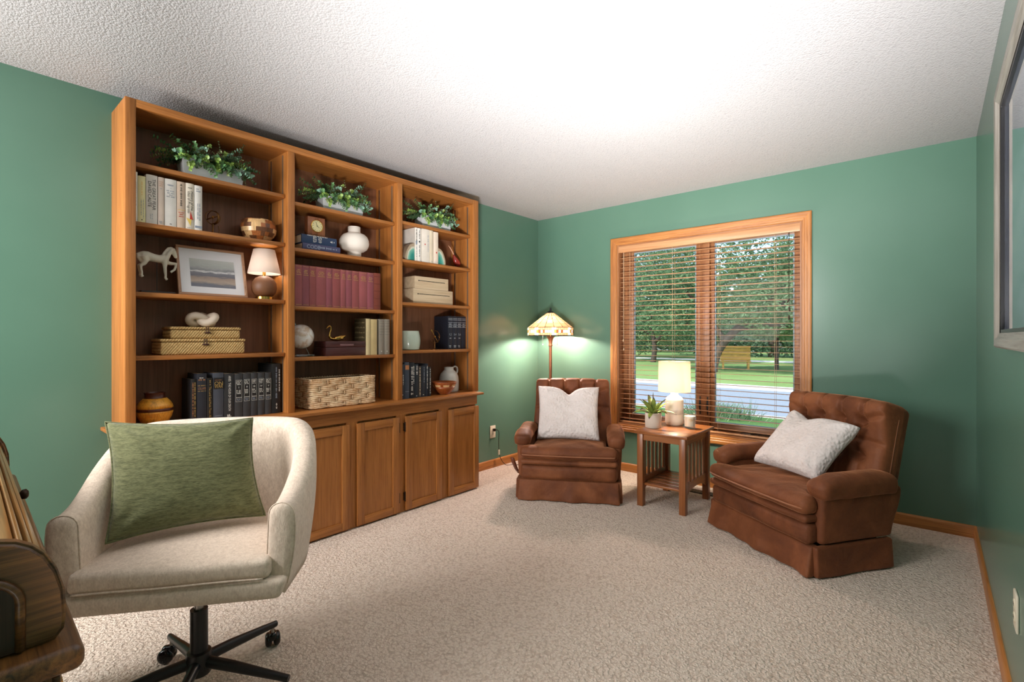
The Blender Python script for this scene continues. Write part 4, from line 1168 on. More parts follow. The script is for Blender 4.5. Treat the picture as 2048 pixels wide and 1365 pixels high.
m.tube([C0 @ V((.043 * cos(a), .0, .043 * sin(a))) for a in [pi * (-1.05 + 1.1 * i / 24) for i in range(25)]], .0020, 8, flat=(1, 1.6))
m.build('rings', M_bronze, t, 180)
m = MB(); A, B_ = C0 @ V((0, .0, -.055)), C0 @ V((0, 0, .055)); m.tube([A, B_], .0015, 6); m.tube([B_, B_ + (B_ - A).normalized() * .014], [.006, .0006], 8); m.lathe([(.0001, -.008), (.006, -.004), (.008, 0), (.006, .004), (.0001, .008)], 12, c=tuple(C0 @ V((0, 0, 0)))); m.build('arrow', M_brass, t)
t = thing('stoneware_jug', 'pale grey stoneware jug with a loop handle behind the small bowl', 'jug', (.115, -1.352, ZC + .0004))
M_stone = plain('stoneware_glaze', S(204, 202, 194), .25, .5, var=.03, Coat_Weight=.4)
m = MB(); m.lathe([(.074, 0), (.078, .004), (.080, .02), (.081, .09), (.078, .122), (.068, .148), (.050, .168), (.040, .178), (.039, .186), (.041, .192), (.041, .200), (.036, .202), (.033, .19), (.033, .175), (.0001, .16)], 48); m.build('body', M_stone, t, 180)
m = MB(); m.tube(spline([(0, .034, .188), (0, .060, .202), (0, .084, .196), (0, .094, .172), (0, .086, .146), (0, .072, .134)], 5), .0085, 10, flat=(.8, 1.2)); m.build('handle', M_stone, t, 180)
t = thing('wooden_bowl', 'small reddish wooden bowl with inlaid pale band in front of the jug', 'bowl', (.235, -1.512, ZC + .0004))
m = MB(); m.lathe([(.034, 0), (.038, .003), (.056, .020), (.074, .042), (.085, .062)], 48, 0)
m.lathe([(.085, .0622), (.092, .078)], 48, lambda i, j: 1 if i % 6 < 4 else 0, cap=False); m.lathe([(.092, .0782), (.0975, .094), (.098, .098), (.094, .099), (.086, .080), (.068, .040), (.044, .014), (.0001, .010)], 48, 0, cap=False)
m.build('bowl', [wd('red_bowl_wood', (150, 78, 36)), M_maple], t, 180)
# ================================================================= upholstery materials
def velvet():
    t = NT('brown_velvet'); v = t.co(rnd=True)
    f = t.noise(v, 3.2, 3, .5, .8); g = t.noise(v, 34, 3, .6, .6)
    h = t.math('ADD', t.math('MULTIPLY', f, .85), t.math('MULTIPLY', g, .15))
    c = t.ramp(h, [(0.30, S(80, 44, 26)), (0.5, S(110, 63, 37)), (0.70, S(138, 84, 52))])
    nb = t.bump(t.noise(v, 14, 3, .5, 1.2), .30, .012)
    nb = t.bump(t.noise(v, 420, 2), .12, .002, nb)
    m = t.set(c, .62, .25, nb, Sheen_Weight=.7, Sheen_Roughness=.30)
    t.b.inputs['Sheen Tint'].default_value = S(226, 160, 116)
    return m
M_velvet = velvet()
M_pipe = plain('brown_piping', S(150, 96, 64), .6, .2, Sheen_Weight=.3)
def linen(name, a, b, sc=220, aniso=(1, 1, 1), st=.5, rot=(0, 0, 0)):
    t = NT(name)
    v1 = t.co((aniso[0], aniso[1], aniso[2]), rot=rot)
    f = t.noise(v1, sc * .35, 4, .7, .4); g = t.noise(v1, sc, 2, .6)
    h = t.math('ADD', t.math('MULTIPLY', f, .65), t.math('MULTIPLY', g, .45))
    c = t.ramp(h, [(0.40, b), (0.66, a)])
    return t.set(c, .9, .15, t.bump(h, st, .004), Sheen_Weight=.2)
M_cream = linen('oatmeal_chenille', S(228, 210, 192), S(202, 182, 164), 210, (1, 1, .55), .45)
M_green = linen('moss_green_weave', S(120, 122, 86), S(80, 84, 56), 230, (.35, .35, 1.6), .7)
def fluffy():
    t = NT('ivory_plush'); v = t.co()
    vo = t.voro(v, 62, 'SMOOTH_F1'); g = t.noise(v, 190, 3, .7); k = t.noise(v, 12, 3)
    h = t.math('ADD', t.math('SUBTRACT', 1.0, vo.outputs['Distance']), t.math('MULTIPLY', g, .35))
    c = t.ramp(k, [(0.3, S(216, 205, 200)), (0.7, S(230, 221, 217))])
    return t.set(c, .95, .1, t.bump(h, 1.0, .007), Sheen_Weight=.35, Sheen_Roughness=.5)
M_plush = fluffy()

def sstep(a, b, x):
    t = max(0, min(1, (x - a) / (b - a))); return t * t * (3 - 2 * t)
def segd(px, py, ax, ay, bx_, by_):
    dx, dy = bx_ - ax, by_ - ay
    t = max(0, min(1, ((px - ax) * dx + (py - ay) * dy) / (dx * dx + dy * dy + 1e-12)))
    return sqrt((px - ax - dx * t) ** 2 + (py - ay - dy * t) ** 2)

def recliner(label, loc, rz, lever):
    t = thing('recliner_armchair', label, 'armchair', loc, rz, 'brown velvet recliners')
    # --- seat: T shaped cushion
    def tc(p):
        s = 1 + (.775 - 1) * sstep(-.335, -.300, p.y)
        return (p.x * s, p.y, p.z + .006 * noise.noise(p * 9) - .012 * sstep(-.1, .2, p.y))
    m = MB(); m.soft((0, -.155, .3555), (.725, .52, .088), .040, (30, 24, 6), tc, bulge=(0, .012, .014)); m.build('seat_cushion', M_velvet, t, 180)
    m = MB(); pts = []
    for i in range(41):
        x = -.335 + .67 * i / 40
        pts.append((x, -.419 - .012 * (1 - (x / .36) ** 2) + .012 * max(0, abs(x) - .28) / .05 * .5, .346))
    pts = [(-.358, -.37, .346)] + pts + [(.358, -.37, .346)]
    m.tube(pts, .0042, 8); m.build('piping', M_pipe, t, 180)
    # --- stacked front rolls of the footrest
    w1 = lambda p: (p.x, p.y + .004 * noise.noise(V((p.x * 7, 3, p.z * 16))), p.z + .003 * noise.noise(V((p.x * 5, 9, 0))))
    m = MB(); m.soft((0, -.360, .2905), (.715, .095, .040), .020, (26, 6, 4), w1, bulge=(0, .006, .002)); m.build('front_roll', M_velvet, t, 180)
    m = MB(); m.soft((0, -.352, .2130), (.715, .080, .112), .030, (26, 6, 8), w1, bulge=(0, .012, 0)); m.build('footrest_panel', M_velvet, t, 180)
    # --- skirt
    def sk(ax):
        def f(p):
            k = (.160 - p.z) / .155
            if ax == 'y': return (p.x * (1 + .025 * k), p.y - .030 * k - .010 * k * sin(p.x * 17 + 1) - .006 * k * sin(p.x * 41), p.z)
            s = 1 if p.x > 0 else -1
            return (p.x + s * (.008 * k + .004 * k * sin(p.y * 19)), p.y, p.z)
        return f
    m = MB(); m.soft((0, -.352, .0815), (.735, .050, .152), .012, (44, 3, 10), sk('y')); m.build('front_skirt', M_velvet, t, 180)
    for s in (-1, 1):
        m = MB(); m.soft((s * .372, -.118, .0815), (.036, .505, .152), .012, (3, 26, 10), sk('x')); m.build('side_skirt', M_velvet, t, 180)
    # --- sides under the arms
    for s in (-1, 1):
        def sd(p, s=s):
            return (p.x + s * .010 * sstep(.18, .43, p.z), p.y - .06 * sstep(.40, .16, p.z) * sstep(.05, .22, p.y), p.z + .002 * noise.noise(p * 8))
        m = MB(); m.soft((s * .341, -.065, .2975), (.082, .53, .270), .022, (4, 20, 14), sd, bulge=(.010, 0, 0)); m.build('side_panel', M_velvet, t, 180)
        # padded arm, cap drooping over the front
        def ar(p, s=s):
            fr = sstep(-.22, -.335, p.y)
            out = sstep(0, .06, s * (p.x - s * .348))
            z = p.z - .018 * fr * (.2 + .8 * sstep(.43, .49, p.z)) + .010 * sin(p.y * 9) * .3 - .02 * sstep(.05, .2, p.y)
            z -= .024 * max(out, fr) * sstep(.470, .430, p.z)
            return (p.x + .004 * noise.noise(p * 11), p.y, z + .004 * noise.noise(p * 13 + V((3, s, 0))))
        m = MB(); m.soft((s * .352, -.095, .4620), (.128, .50, .088), .040, (12, 26, 8), ar, bulge=(.004, .006, .010)); m.build('armrest', M_velvet, t, 180)
    # --- reclined back: outer shell and tufted cushion
    BT = Matrix.Translation((0, .105, .325)) @ Matrix.Rotation(radians(-17), 4, 'X')
    def shell(p):
        k = sstep(.0, .56, p.z)
        return (p.x * (1 - .06 * k), p.y, p.z - .010 * (p.x / .33) ** 2 * sstep(.3, .56, p.z))
    m = MB(); m.soft((0, .098, .276), (.655, .085, .556), .034, (16, 4, 16), shell, T=BT, bulge=(0, .01, .01)); m.build('back_shell', M_velvet, t, 180)
    r1 = [(-.205, .425), (-.068, .425), (.068, .425), (.205, .425)]; r2 = [(-.137, .325), (0, .325), (.137, .325)]; r3 = [(-.205, .225), (-.068, .225), (.068, .225), (.205, .225)]
    lines = []
    for a in r1: lines.append((a, (a[0] * 1.03, .60), .034, .012))
    for A_, B2 in ((r1, r2), (r3, r2)):
        for a in A_:
            for b in B2:
                if abs(a[0] - b[0]) < .1: lines.append((a, b, .034, .014))
    for a in r3: lines.append((a, (a[0], .06), .012, .016))
    for a in (r1[0], r1[3]): lines.append((a, (.31 if a[0] > 0 else -.31, .47), .018, .016)); 
    for a in (r2[0], r2[2]): lines.append((a, (.31 if a[0] > 0 else -.31, .31), .014, .016))
    def tuft(p):
        fr = sstep(.045, .000, p.y); top = sstep(.50, .545, p.z)
        g = 0
        for (ax, aw) in r1 + r2 + r3: g = max(g, .060 * exp(-((p.x - ax) ** 2 + (p.z - aw) ** 2) / .030 ** 2))
        for (a, b, d, w) in lines: g = max(g, d * exp(-(segd(p.x, p.z, *a, *b) / w) ** 2))
        g *= 1 - .62 * sstep(.45, .54, p.z)
        k = sstep(0, .55, p.z)
        y = p.y + (g - .012) * max(fr, 0); z = p.z
        if top > 0: 
            gg = max([.014 * exp(-((p.x - ax * 1.03) / .010) ** 2) for ax, _ in r1]); z -= (gg - .004) * top
        puff = -.055 * fr * sstep(.33, .50, p.z) * sstep(.60, .52, p.z)
        y += puff
        z -= .006 * (p.x / .31) ** 2 * sstep(.3, .55, p.z)
        return (p.x * (1 - .06 * k), y + .005 * noise.noise(p * 10) * fr, z)
    m = MB(); m.soft((0, .050, .275), (.664, .130, .560), .038, (96, 8, 84), tuft, T=BT, bulge=(0, .016, .006)); m.build('back_cushion', M_velvet, t, 180)
    m = MB()
    for (ax, aw) in r1 + r2 + r3:
        p = V(tuft(V((ax, -.022, aw))))
        m.lathe([(.0001, -.003), (.009, -.002), (.011, .001), (.006, .005), (.0001, .006)], 12, T=BT @ Matrix.Translation(p) @ Matrix.Rotation(pi / 2, 4, 'X'))
    m.build('button', M_velvet, t, 180)
    m = MB()
    def pp(x, z):
        k = sstep(0, .55, z); return BT @ V((x * 1.045 * (1 - .06 * k), .046, z - .012 * (x / .31) ** 2 * sstep(.3, .55, z)))
    pts = [pp(-.315, z) for z in [.06 + .02 * i for i in range(22)]] + [pp(-.30, .515), pp(-.27, .548), pp(-.22, .564)] + [pp(x, .570) for x in (-.15, -.05, .05, .15)] + [pp(.22, .564), pp(.27, .548), pp(.30, .515)] + [pp(.315, .48 - .02 * i) for i in range(22)]
    m.tube(pts, .0045, 7); m.build('back_piping', M_pipe, t, 180)
    m = MB(); m.box((-.30, -.30, .012), (.30, .14, .30)); m.build('base', plain('recliner_frame', S(50, 30, 20), .8) if 'recliner_frame' not in bpy.data.materials else bpy.data.materials['recliner_frame'], t)
    if lever:
        m = MB(); m.tube([(-.405, -.16, .14), (-.418, -.20, .18), (-.430, -.255, .245), (-.436, -.285, .285)], [.009, .011, .013, .012], 10, flat=(.7, 1.4))
        m.build('lever', wood('lever_wood', S(110, 58, 36), S(84, 42, 24), 'Z'), t, 180)
    return t
recliner('brown tufted velvet recliner in the corner before the stained glass floor lamp', (.898, -.730, 0), radians(30.4), True)
r2_ = recliner('brown tufted velvet recliner by the window, nearest the framed picture wall', (2.570, -.692, 0), radians(-34.1), False)
r2_.scale = (1.05, 1, 1)

def cushion(name, label, loc, rz, P, mat, group=None, **kw):
    t = thing(name, label, 'pillow', loc, rz, group)
    m = pillow_mb(P, **kw); m.build('pillow_cover', mat, t, 180, weld=True)
    return t
cushion('throw_pillow', 'white plush pillow with a chopped dip, upright on the corner recliner', (.898, -.730, 0), radians(30.4),
        [(-.262, -.140, .410), (.232, -.140, .410), (.226, .055, .812), (-.275, .055, .815)], M_plush, 'white plush pillows', T=.064, dent=(.02, .22, .06), seed=2, wr=.008, pinch=.03, rnd=5, seam=False, ex=.42, n=60)
cushion('throw_pillow', 'white plush pillow slumped askew on the recliner beside the window', (2.562, -.696, 0), radians(-34.1),
        [(-.235, -.168, .429), (.225, -.158, .429), (.258, .112, .716), (-.200, .122, .748)], M_plush, 'white plush pillows', T=.074, dent=(-.35, .30, .035), seed=5, wr=.009, pinch=.03, rnd=5, seam=False, ex=.42, n=60)

# ================================================================= slatted side table and what stands on it
M_tabX = wood('table_wood_x', S(146, 88, 46), S(112, 62, 30), 'X', .28, light=S(166, 106, 60), fine=.6, coat=.35)
M_tabY = wood('table_wood_y', S(140, 82, 44), S(104, 58, 30), 'Y', .32, light=S(160, 100, 58), fine=.6, coat=.2)
M_tabZ = wood('table_wood_z', S(142, 84, 44), S(106, 60, 30), 'Z', .32, light=S(160, 100, 56), fine=.6, coat=.2)
t = thing('side_table', 'slatted mission style wooden side table between the two recliners', 'table', (1.685, -.5275, 0))
m = MB(); m.bbox((-.195, -.2725, .523), (.195, .2725, .545), .004); m.build('tabletop', M_tabX, t)
lx, ly, lw = .155, .225, .0225
for sx in (-1, 1):
    for sy in (-1, 1):
        m = MB(); m.bbox((sx * lx - lw, sy * ly - lw - .012, .0005), (sx * lx + lw, sy * ly + lw - .012, .5225), .003); m.build('leg', M_tabZ, t)
for sx in (-1, 1):
    m = MB(); m.box((sx * lx - .010, -ly + lw - .012, .470), (sx * lx + .010, ly - lw - .012, .5225)); m.build('apron', M_tabY, t)
    poly = [(-ly + lw - .012, .205), (ly - lw - .012, .205)]
    for i in range(13):
        a = -1 + 2 * i / 12; poly.append((-(a) * (ly - lw) - .012, .150 + .0 - .055 * max(0, abs(a) ** 3 - .0) + .004))
    m = MB(); m.prism(list(reversed(poly)), sx * lx - .009, sx * lx + .009, 'X'); m.build('lower_rail', M_tabY, t)
    for i in range(6):
        y = -.012 - (ly - lw) + (i + .5) * (2 * (ly - lw)) / 6
        m = MB(); m.bbox((sx * lx - .006, y - .016, .205), (sx * lx + .006, y + .016, .470), .001, 1); m.build('side_slat', M_tabZ, t)
for sy in (-1, 1):
    m = MB(); m.box((-lx + lw, sy * ly - .010 - .012, .478), (lx - lw, sy * ly + .010 - .012, .5225)); m.build('apron', M_tabX, t)
m = MB()
for i in range(6):
    y = -.235 + i * .0755
    m.bbox((-lx + .011, y, .150), (lx - .011, y + .068, .166), .002)
m.build('lower_shelf', M_tabX, t)

t = thing('potted_plant', 'small spiky faux agave in a pale cement pot on the side table', 'plant', (1.548, -.602, .5452))
m = MB(); m.lathe([(.055, 0), (.058, .003), (.0605, .108), (.0595, .112), (.056, .112), (.055, .095), (.0001, .093)], 40); m.build('pot', plain('pale_pot', S(204, 192, 178), .8, .2, var=.04), t, 60)
m = MB(); m.lathe([(.054, .0935), (.054, .098), (.0001, .1)], 20); m.build('soil', M_soil, t)
AG = NT('agave_leaf'); v = AG.co(); f = AG.noise(v, 18, 3)
M_agave = AG.set(AG.ramp(f, [(0.35, S(84, 104, 44)), (0.6, S(132, 146, 66)), (0.75, S(160, 168, 84))]), .4, .5)
M_agdark = plain('agave_tip', S(74, 60, 44), .5)
m = MB(); rnd = random.Random(4)
for k in range(17):
    a = k * 2.39996 + .4; el = [1.35, 1.1, .95, .75, .6, .5][k // 3]
    L = [.150, .17, .185, .19, .190, .165][k // 3] * rnd.uniform(.85, 1.1) * (.72 if cos(a) * .34 + sin(a) * .94 > .55 else 1)
    d0 = V((cos(a) * cos(el), sin(a) * cos(el), sin(el))); side = V((-sin(a), cos(a), 0))
    n_ = 8; L_, R_, C_ = [], [], []
    p = V((cos(a) * .012, sin(a) * .012, .098)); d = d0.copy()
    for i in range(n_ + 1):
        u = i / n_; w = .0155 * (1 + 1.1 * u) * (1 - u ** 2.2) + .0006
        nn = side.cross(d).normalized()
        L_.append(p - side * w + nn * w * -.35); R_.append(p + side * w + nn * w * -.35); C_.append(p + nn * .0005)
        d = (d + V((0, 0, -.075 - .05 * (k // 9)))).normalized(); p = p + d * L / n_
    vs = L_ + C_ + R_; q = n_ + 1; fs = []; ms = []
    for i in range(n_):
        fs += [(i, i + 1, q + i + 1, q + i), (q + i, q + i + 1, 2 * q + i + 1, 2 * q + i)]; ms += [1 if i >= n_ - 1 else 0] * 2
    m.add(vs, fs, ms)
m.tube([(0, 0, .1), (.0, .002, .17), (-.004, .006, .235), (-.002, .004, .262)], [.006, .006, .004, .0008], 6, 1)
o = m.build('foliage', [M_agave, M_agdark], t, 180)
sd_ = o.modifiers.new('Solidify', 'SOLIDIFY'); sd_.thickness = .0016

t = thing('table_lamp', 'lit white ceramic bottle lamp with drum shade on the side table', 'lamp', (1.625, -.392, .5452))
m = MB(); m.lathe([(.056, 0), (.062, .004), (.0675, .018), (.068, .03), (.068, .086)], 48, 1)
m.lathe([(.068, .0862), (.0683, .092), (.068, .104), (.0683, .118), (.068, .120)], 48, 2, cap=False)
m.lathe([(.068, .1202), (.067, .185), (.063, .203), (.050, .216), (.034, .226), (.027, .236), (.024, .250), (.018, .252), (.0001, .252)], 48, 1, cap=False)
mw = plain('cream_stoneware', S(226, 214, 196), .45, .4, var=.03)
m.build('base', [mw, mw, plain('stoneware_band', S(206, 192, 174), .6, .3)], t, 60)
m = MB(); m.tube([(0, 0, .252), (0, 0, .30)], .008, 12); m.build('neck', M_brass, t)
m = MB(); m.lathe([(.120, .258), (.1175, .490), (.1155, .490), (.118, .258)], 64, cap=False); m.build('lamp_shade', shade_mat('warm_linen_shade', S(248, 234, 212), .48), t, 180)
m = MB()
for a in (0.3, .3 + 2 * pi / 3, .3 + 4 * pi / 3): m.tube([(0, 0, .480), (.1155 * cos(a), .1155 * sin(a), .484)], .0012, 5)
m.tube([(0, 0, .30), (0, 0, .488)], .0022, 6); m.lathe([(.006, .486), (.007, .494), (.003, .500)], 12); m.build('spider', M_steel, t)
bulb('table_bulb', t, (0, 0, .38), 27, (1.0, .86, .68, 1), .025)

t = thing('candle', 'cream candle in a clear glass tumbler on the side table', 'candle', (1.768, -.452, .5452))
m = MB(); m.lathe([(.036, 0), (.0395, .003), (.0425, .108), (.0415, .110), (.0395, .108), (.0375, .014), (.0001, .013)], 40); m.build('tumbler', M_clear, t, 60)
m = MB(); m.lathe([(.0368, .0145), (.0392, .090), (.0001, .092)], 32); o = m.build('wax', plain('cream_wax', S(232, 220, 198), .6, .3), t, 60)
m = MB(); m.tube([(0, 0, .0915), (.001, 0, .101)], .0012, 6); m.build('wick', M_dark, o)
m = MB()
rnd = random.Random(8)
def cyl_dash(z, a0, a1, h):
    a = a0
    while a < a1:
        b = min(a + rnd.uniform(.05, .12), a1)
        m.grid(lambda u, v_: V((.0428 * cos(a + (b - a) * u), .0428 * sin(a + (b - a) * u), z + h * v_)), 2, 1); a = b + .05
for z, w_ in ((.066, .42), (.057, .34)): cyl_dash(z, -.95 - w_, -.95 + w_, .0055)
m.build('label_lettering', GOLD, t, 0)

# ================================================================= stained glass floor lamp
t = thing('floor_lamp', 'bronze floor lamp with conical amber stained glass shade in the corner', 'lamp', (.336, -.240, 0))
m = MB(); m.lathe([(.125, .0005), (.13, .006), (.125, .016), (.08, .026), (.035, .040), (.022, .060), (.018, .075)], 40); m.build('base', M_bronze, t, 40)
M_copper = plain('brushed_copper_brown', S(142, 92, 66), .35, metal=.75)
m = MB(); m.tube([(0, 0, .075), (0, 0, 1.14)], .0145, 20); m.lathe([(.0155, .58), (.019, .585), (.019, .60), (.0155, .605)], 20); m.build('pole', M_copper, t, 60)
m = MB(); m.lathe([(.018, 1.135), (.021, 1.140), (.018, 1.148), (.016, 1.155), (.018, 1.175), (.026, 1.205), (.040, 1.228), (.044, 1.232)], 32); m.build('cup', M_copper, t, 60)
nF = 16
def ringp(r, z, k, off=0): return V((r * cos(2 * pi * (k + off) / nF), r * sin(2 * pi * (k + off) / nF), z))
rows = [(.222, 1.313), (.172, 1.351), (.122, 1.389), (.072, 1.427), (.030, 1.459)]
glassA = [shade_mat('amber_glass', S(142, 116, 84), .15), shade_mat('honey_glass', S(138, 110, 77), .15), shade_mat('milk_glass', S(186, 172, 150), .32), shade_mat('olive_glass', S(110, 100, 48), .18), shade_mat('umber_glass', S(90, 60, 36), .16)]
m = MB(); ld = MB()
for j in range(len(rows) - 1):
    (r0, z0), (r1_, z1) = rows[j], rows[j + 1]
    for k in range(nF):
        m.add([ringp(r0, z0, k), ringp(r0, z0, k + 1), ringp(r1_, z1, k + 1), ringp(r1_, z1, k)], [(0, 1, 2, 3)], (k + j) % 2)
        ld.tube([ringp(r0, z0, k), ringp(r1_, z1, k)], .0022, 5); ld.tube([ringp(r0, z0, k), ringp(r0, z0, k + 1)], .0011 if j else .0026, 5)
zr = [1.313, 1.290, 1.262, 1.239]
for q in range(3):
    for k in range(nF):
        for s_ in range(4):
            a = ringp(.222, zr[q], k).lerp(ringp(.222, zr[q], k + 1), s_ / 4); b = ringp(.222, zr[q], k).lerp(ringp(.222, zr[q], k + 1), (s_ + 1) / 4)
            c_ = b.copy(); c_.z = zr[q + 1]; d_ = a.copy(); d_.z = zr[q + 1]
            if q == 1: mi = 3 if (k % 2 == 0 and s_ == 0) else (2 if s_ % 2 == 0 or k % 2 else 4)
            else: mi = 2 if (k % 2 == 0 and s_ in (0,)) or (k % 2 == 1 and s_ == 3) else 0
            m.add([d_, c_, b, a], [(0, 1, 2, 3)], mi)
            ld.tube([a, d_], .0013, 4)
    for k in range(nF): ld.tube([ringp(.222, zr[q + 1], k), ringp(.222, zr[q + 1], k + 1)], .0028 if q == 2 else .0015, 5)
o = m.build('glass_shade', glassA, t, 0)
ld.build('leading', M_darkbronze, o, 180)
m = MB(); m.lathe([(.036, 1.455), (.034, 1.464), (.014, 1.474), (.010, 1.480), (.012, 1.486), (.007, 1.492), (.009, 1.505), (.0001, 1.508)], 24); m.build('finial', M_black, t, 60)
m = MB(); m.tube([(0, 0, 1.23), (0, 0, 1.46)], .004, 8)
for s_ in (-1, 1): m.tube([(0, 0, 1.27), (s_ * .05, s_ * .03, 1.285)], .012, 10)
m.build('socket_cluster', M_brass, t)
for dx, dy in ((-.055, -.050), (.050, .040)):
    m = MB(); m.tube([(dx, dy, 1.28), (dx, dy, 1.155)], .0014, 5); m.lathe([(.0001, 0), (.005, .004), (.005, .012), (.0001, .016)], 10, c=(dx, dy, 1.142)); m.build('pull_chain', M_steel, t)
bulb('floor_bulb', t, (-.05, -.03, 1.300), 32, (1.0, .76, .68, 1), .03)
bulb('floor_bulb', t, (.035, -.05, 1.300), 32, (1.0, .76, .68, 1), .03)

# ================================================================= swivel chair
t = thing('swivel_chair', 'cream upholstered tub swivel chair on a black five star base', 'chair', (1.262, -3.525, 0), radians(51.9))
AX, YC, BYR, YF = .365, .04, .325, -.165
def plan(s):
    """outer top outline, s 0..1 from one arm front round the back to the other; returns point and outward normal"""
    st = .20
    if s < st: return V((-AX * (.955 + .045 * (s / st)), YF + (YC - YF) * s / st, 0))
    if s > 1 - st: q = (1 - s) / st; return V((AX * (.955 + .045 * q), YF + (YC - YF) * q, 0))
    a = pi - pi * (s - st) / (1 - 2 * st); e = 2 / 2.55
    c_, s_ = cos(a), sin(a)
    return V((AX * (abs(c_) ** e) * (1 if c_ > 0 else -1), YC + BYR * abs(s_) ** e, 0))
def rim(y): return .697 + .205 * sstep(YF + .02, .30, y)
NS = 72; PR = []
def section(s, shrink=0.0):
    p = plan(s); pa, pb = plan(max(0, s - .004)), plan(min(1, s + .004))
    tg = (pb - pa).normalized(); nrm = V((tg.y, -tg.x, 0))
    if nrm.dot(p - V((0, YC * .5, 0))) < 0: nrm = -nrm
    h = rim(p.y); th = .078 + .012 * sstep(.1, .3, p.y); z0 = .408
    prof = []
    for i in range(9):
        u = i / 8; z = z0 + (h - .035 - z0) * u
        tap = -.040 * (1 - u) ** 1.3 - .010 * u ** 3 + .004 * sin(pi * u)
        prof.append((tap, z))
    for i in range(1, 8):
        a = pi * i / 8; prof.append((-.010 - th / 2 + th / 2 * cos(a), h - .035 + .035 * sin(a)))
    for i in range(9):
        u = 1 - i / 8; z = .43 + (h - .035 - .43) * u
        prof.append((-.010 - th - .010 * (1 - u), z))
    mid = (-.05, (h + z0) / 2)
    out = []
    for (o_, z) in prof:
        o2 = o_ + (mid[0] - o_) * shrink; z2 = z + (mid[1] - z) * shrink * .25
        out.append(p + nrm * o2 + V((0, 0, z2)))
    return out, tg
secs = []
for sh, ex in ((.75, .014), (.35, .012), (.12, .007)):
    q, tg = section(0, sh); secs.append([a - tg * ex for a in q])
for i in range(NS + 1): secs.append(section(i / NS)[0])
for sh, ex in ((.12, .007), (.35, .012), (.75, .014)):
    q, tg = section(1, sh); secs.append([a + tg * ex for a in q])
k = len(secs[0]); n_ = len(secs)
m = MB(); fs = [(j * k + i, j * k + (i + 1) % k, (j + 1) * k + (i + 1) % k, (j + 1) * k + i) for j in range(n_ - 1) for i in range(k)]
fs += [tuple(reversed(range(k))), tuple((n_ - 1) * k + i for i in range(k))]
m.add([a for s_ in secs for a in s_], fs); m.build('tub_back', M_cream, t, 180)
m = MB()                                                       # stitched seam on the arm fronts and round the inner rim
for s_ in (0, 1):
    m = MB(); q, tg = section(s_, 0); sg = -1 if s_ == 0 else 1
    m.tube([a + tg * sg * .002 for a in q[1:-1]], .0022, 6); m.build('seam', M_cream, t, 180)
def bs(p):
    tp = 1 - .05 * sstep(.475, .405, p.z)
    return (p.x * tp * (1 - .10 * sstep(.1, .34, p.y)), p.y, p.z)
m = MB(); m.soft((0, .045, .4400), (.640, .50, .064), .018, (14, 12, 4), bs, bulge=(0, .006, 0)); m.build('seat_base', M_cream, t, 180)
def cs_(p): return (p.x * (1 - .16 * sstep(.05, .30, p.y)), p.y, p.z + .004 * noise.noise(p * 7))
m = MB(); m.soft((0, .025, .5045), (.545, .455, .062), .018, (18, 16, 5), cs_, bulge=(0, .006, .016)); m.build('seat_cushion', M_cream, t, 180)
m = MB()
pts = [cs_(V((x, -.2045 - .004 * (1 - (x / .27) ** 2), .4790))) for x in [-.255 + .51 * i / 24 for i in range(25)]]
m.tube(pts, .0030, 6); m.build('piping', M_cream, t, 180)
m = MB(); m.tube([(0, 0, .29), (0, 0, .4075)], .0145, 20); m.build('gas_rod', M_steel, t)
m = MB(); m.tube([(0, 0, .15), (0, 0, .305)], .0265, 24); m.build('column_sleeve', M_black, t)
m = MB(); m.lathe([(.034, .088), (.037, .092), (.039, .150), (.036, .162), (.028, .166)], 28); m.build('hub', M_black, t)
for dg in (56, 128, 200, 272, 344):
    a = radians(dg); u = V((cos(a), sin(a), 0))
    m = MB(); m.tube([u * .030 + V((0, 0, .128)), u * .12 + V((0, 0, .117)), u * .315 + V((0, 0, .086))], [.0195, .0185, .0120], 14, flat=(1, .85))
    lg = m.build('leg', M_black, t, 50)
    m = MB(); c_ = u * .300; a2 = a + .9; w_ = V((-sin(a2), cos(a2), 0)); fwd = V((cos(a2), sin(a2), 0))
    m.tube([c_ + V((0, 0, .082)), c_ + V((0, 0, .050))], .006, 8)
    m.build('stem', M_steel, lg)
    m = MB()
    for s_ in (-1, 1):
        Rw = Matrix.Translation(c_ + fwd * .014 + w_ * s_ * .015 + V((0, 0, .0275))) @ Matrix.Rotation(a2, 4, 'Z') @ Matrix.Rotation(pi / 2, 4, 'X')
        m.lathe([(.010, -.0125), (.020, -.011), (.026, -.006), (.0275, .0), (.026, .006), (.020, .011), (.010, .0125)], 22, T=Rw)
    m.soft((0, 0, .004), (.048, .030, .034), .014, 5, T=Matrix.Translation(c_ + fwd * .008 + V((0, 0, .040))) @ Matrix.Rotation(a2, 4, 'Z'))
    m.build('caster', plain('gloss_black', S(14, 14, 16), .12) if 'gloss_black' not in bpy.data.materials else bpy.data.materials['gloss_black'], lg, 180)
# green pillow propped in the tub
def loc_(w): 
    th_ = radians(51.9); dx, dy = w[0] - 1.262, w[1] + 3.525
    return (dx * cos(th_) + dy * sin(th_), -dx * sin(th_) + dy * cos(th_), w[2])
cushion('throw_pillow', 'moss green woven square pillow leaning in the cream swivel chair', (1.262, -3.525, 0), radians(51.9),
        [loc_((1.170, -3.756, .572)), loc_((1.296, -3.322, .572)), loc_((1.206, -3.330, .918)), loc_((.975, -3.722, .928))], M_green, None, T=.062, seed=9, wr=.007, pinch=.045, n=44)

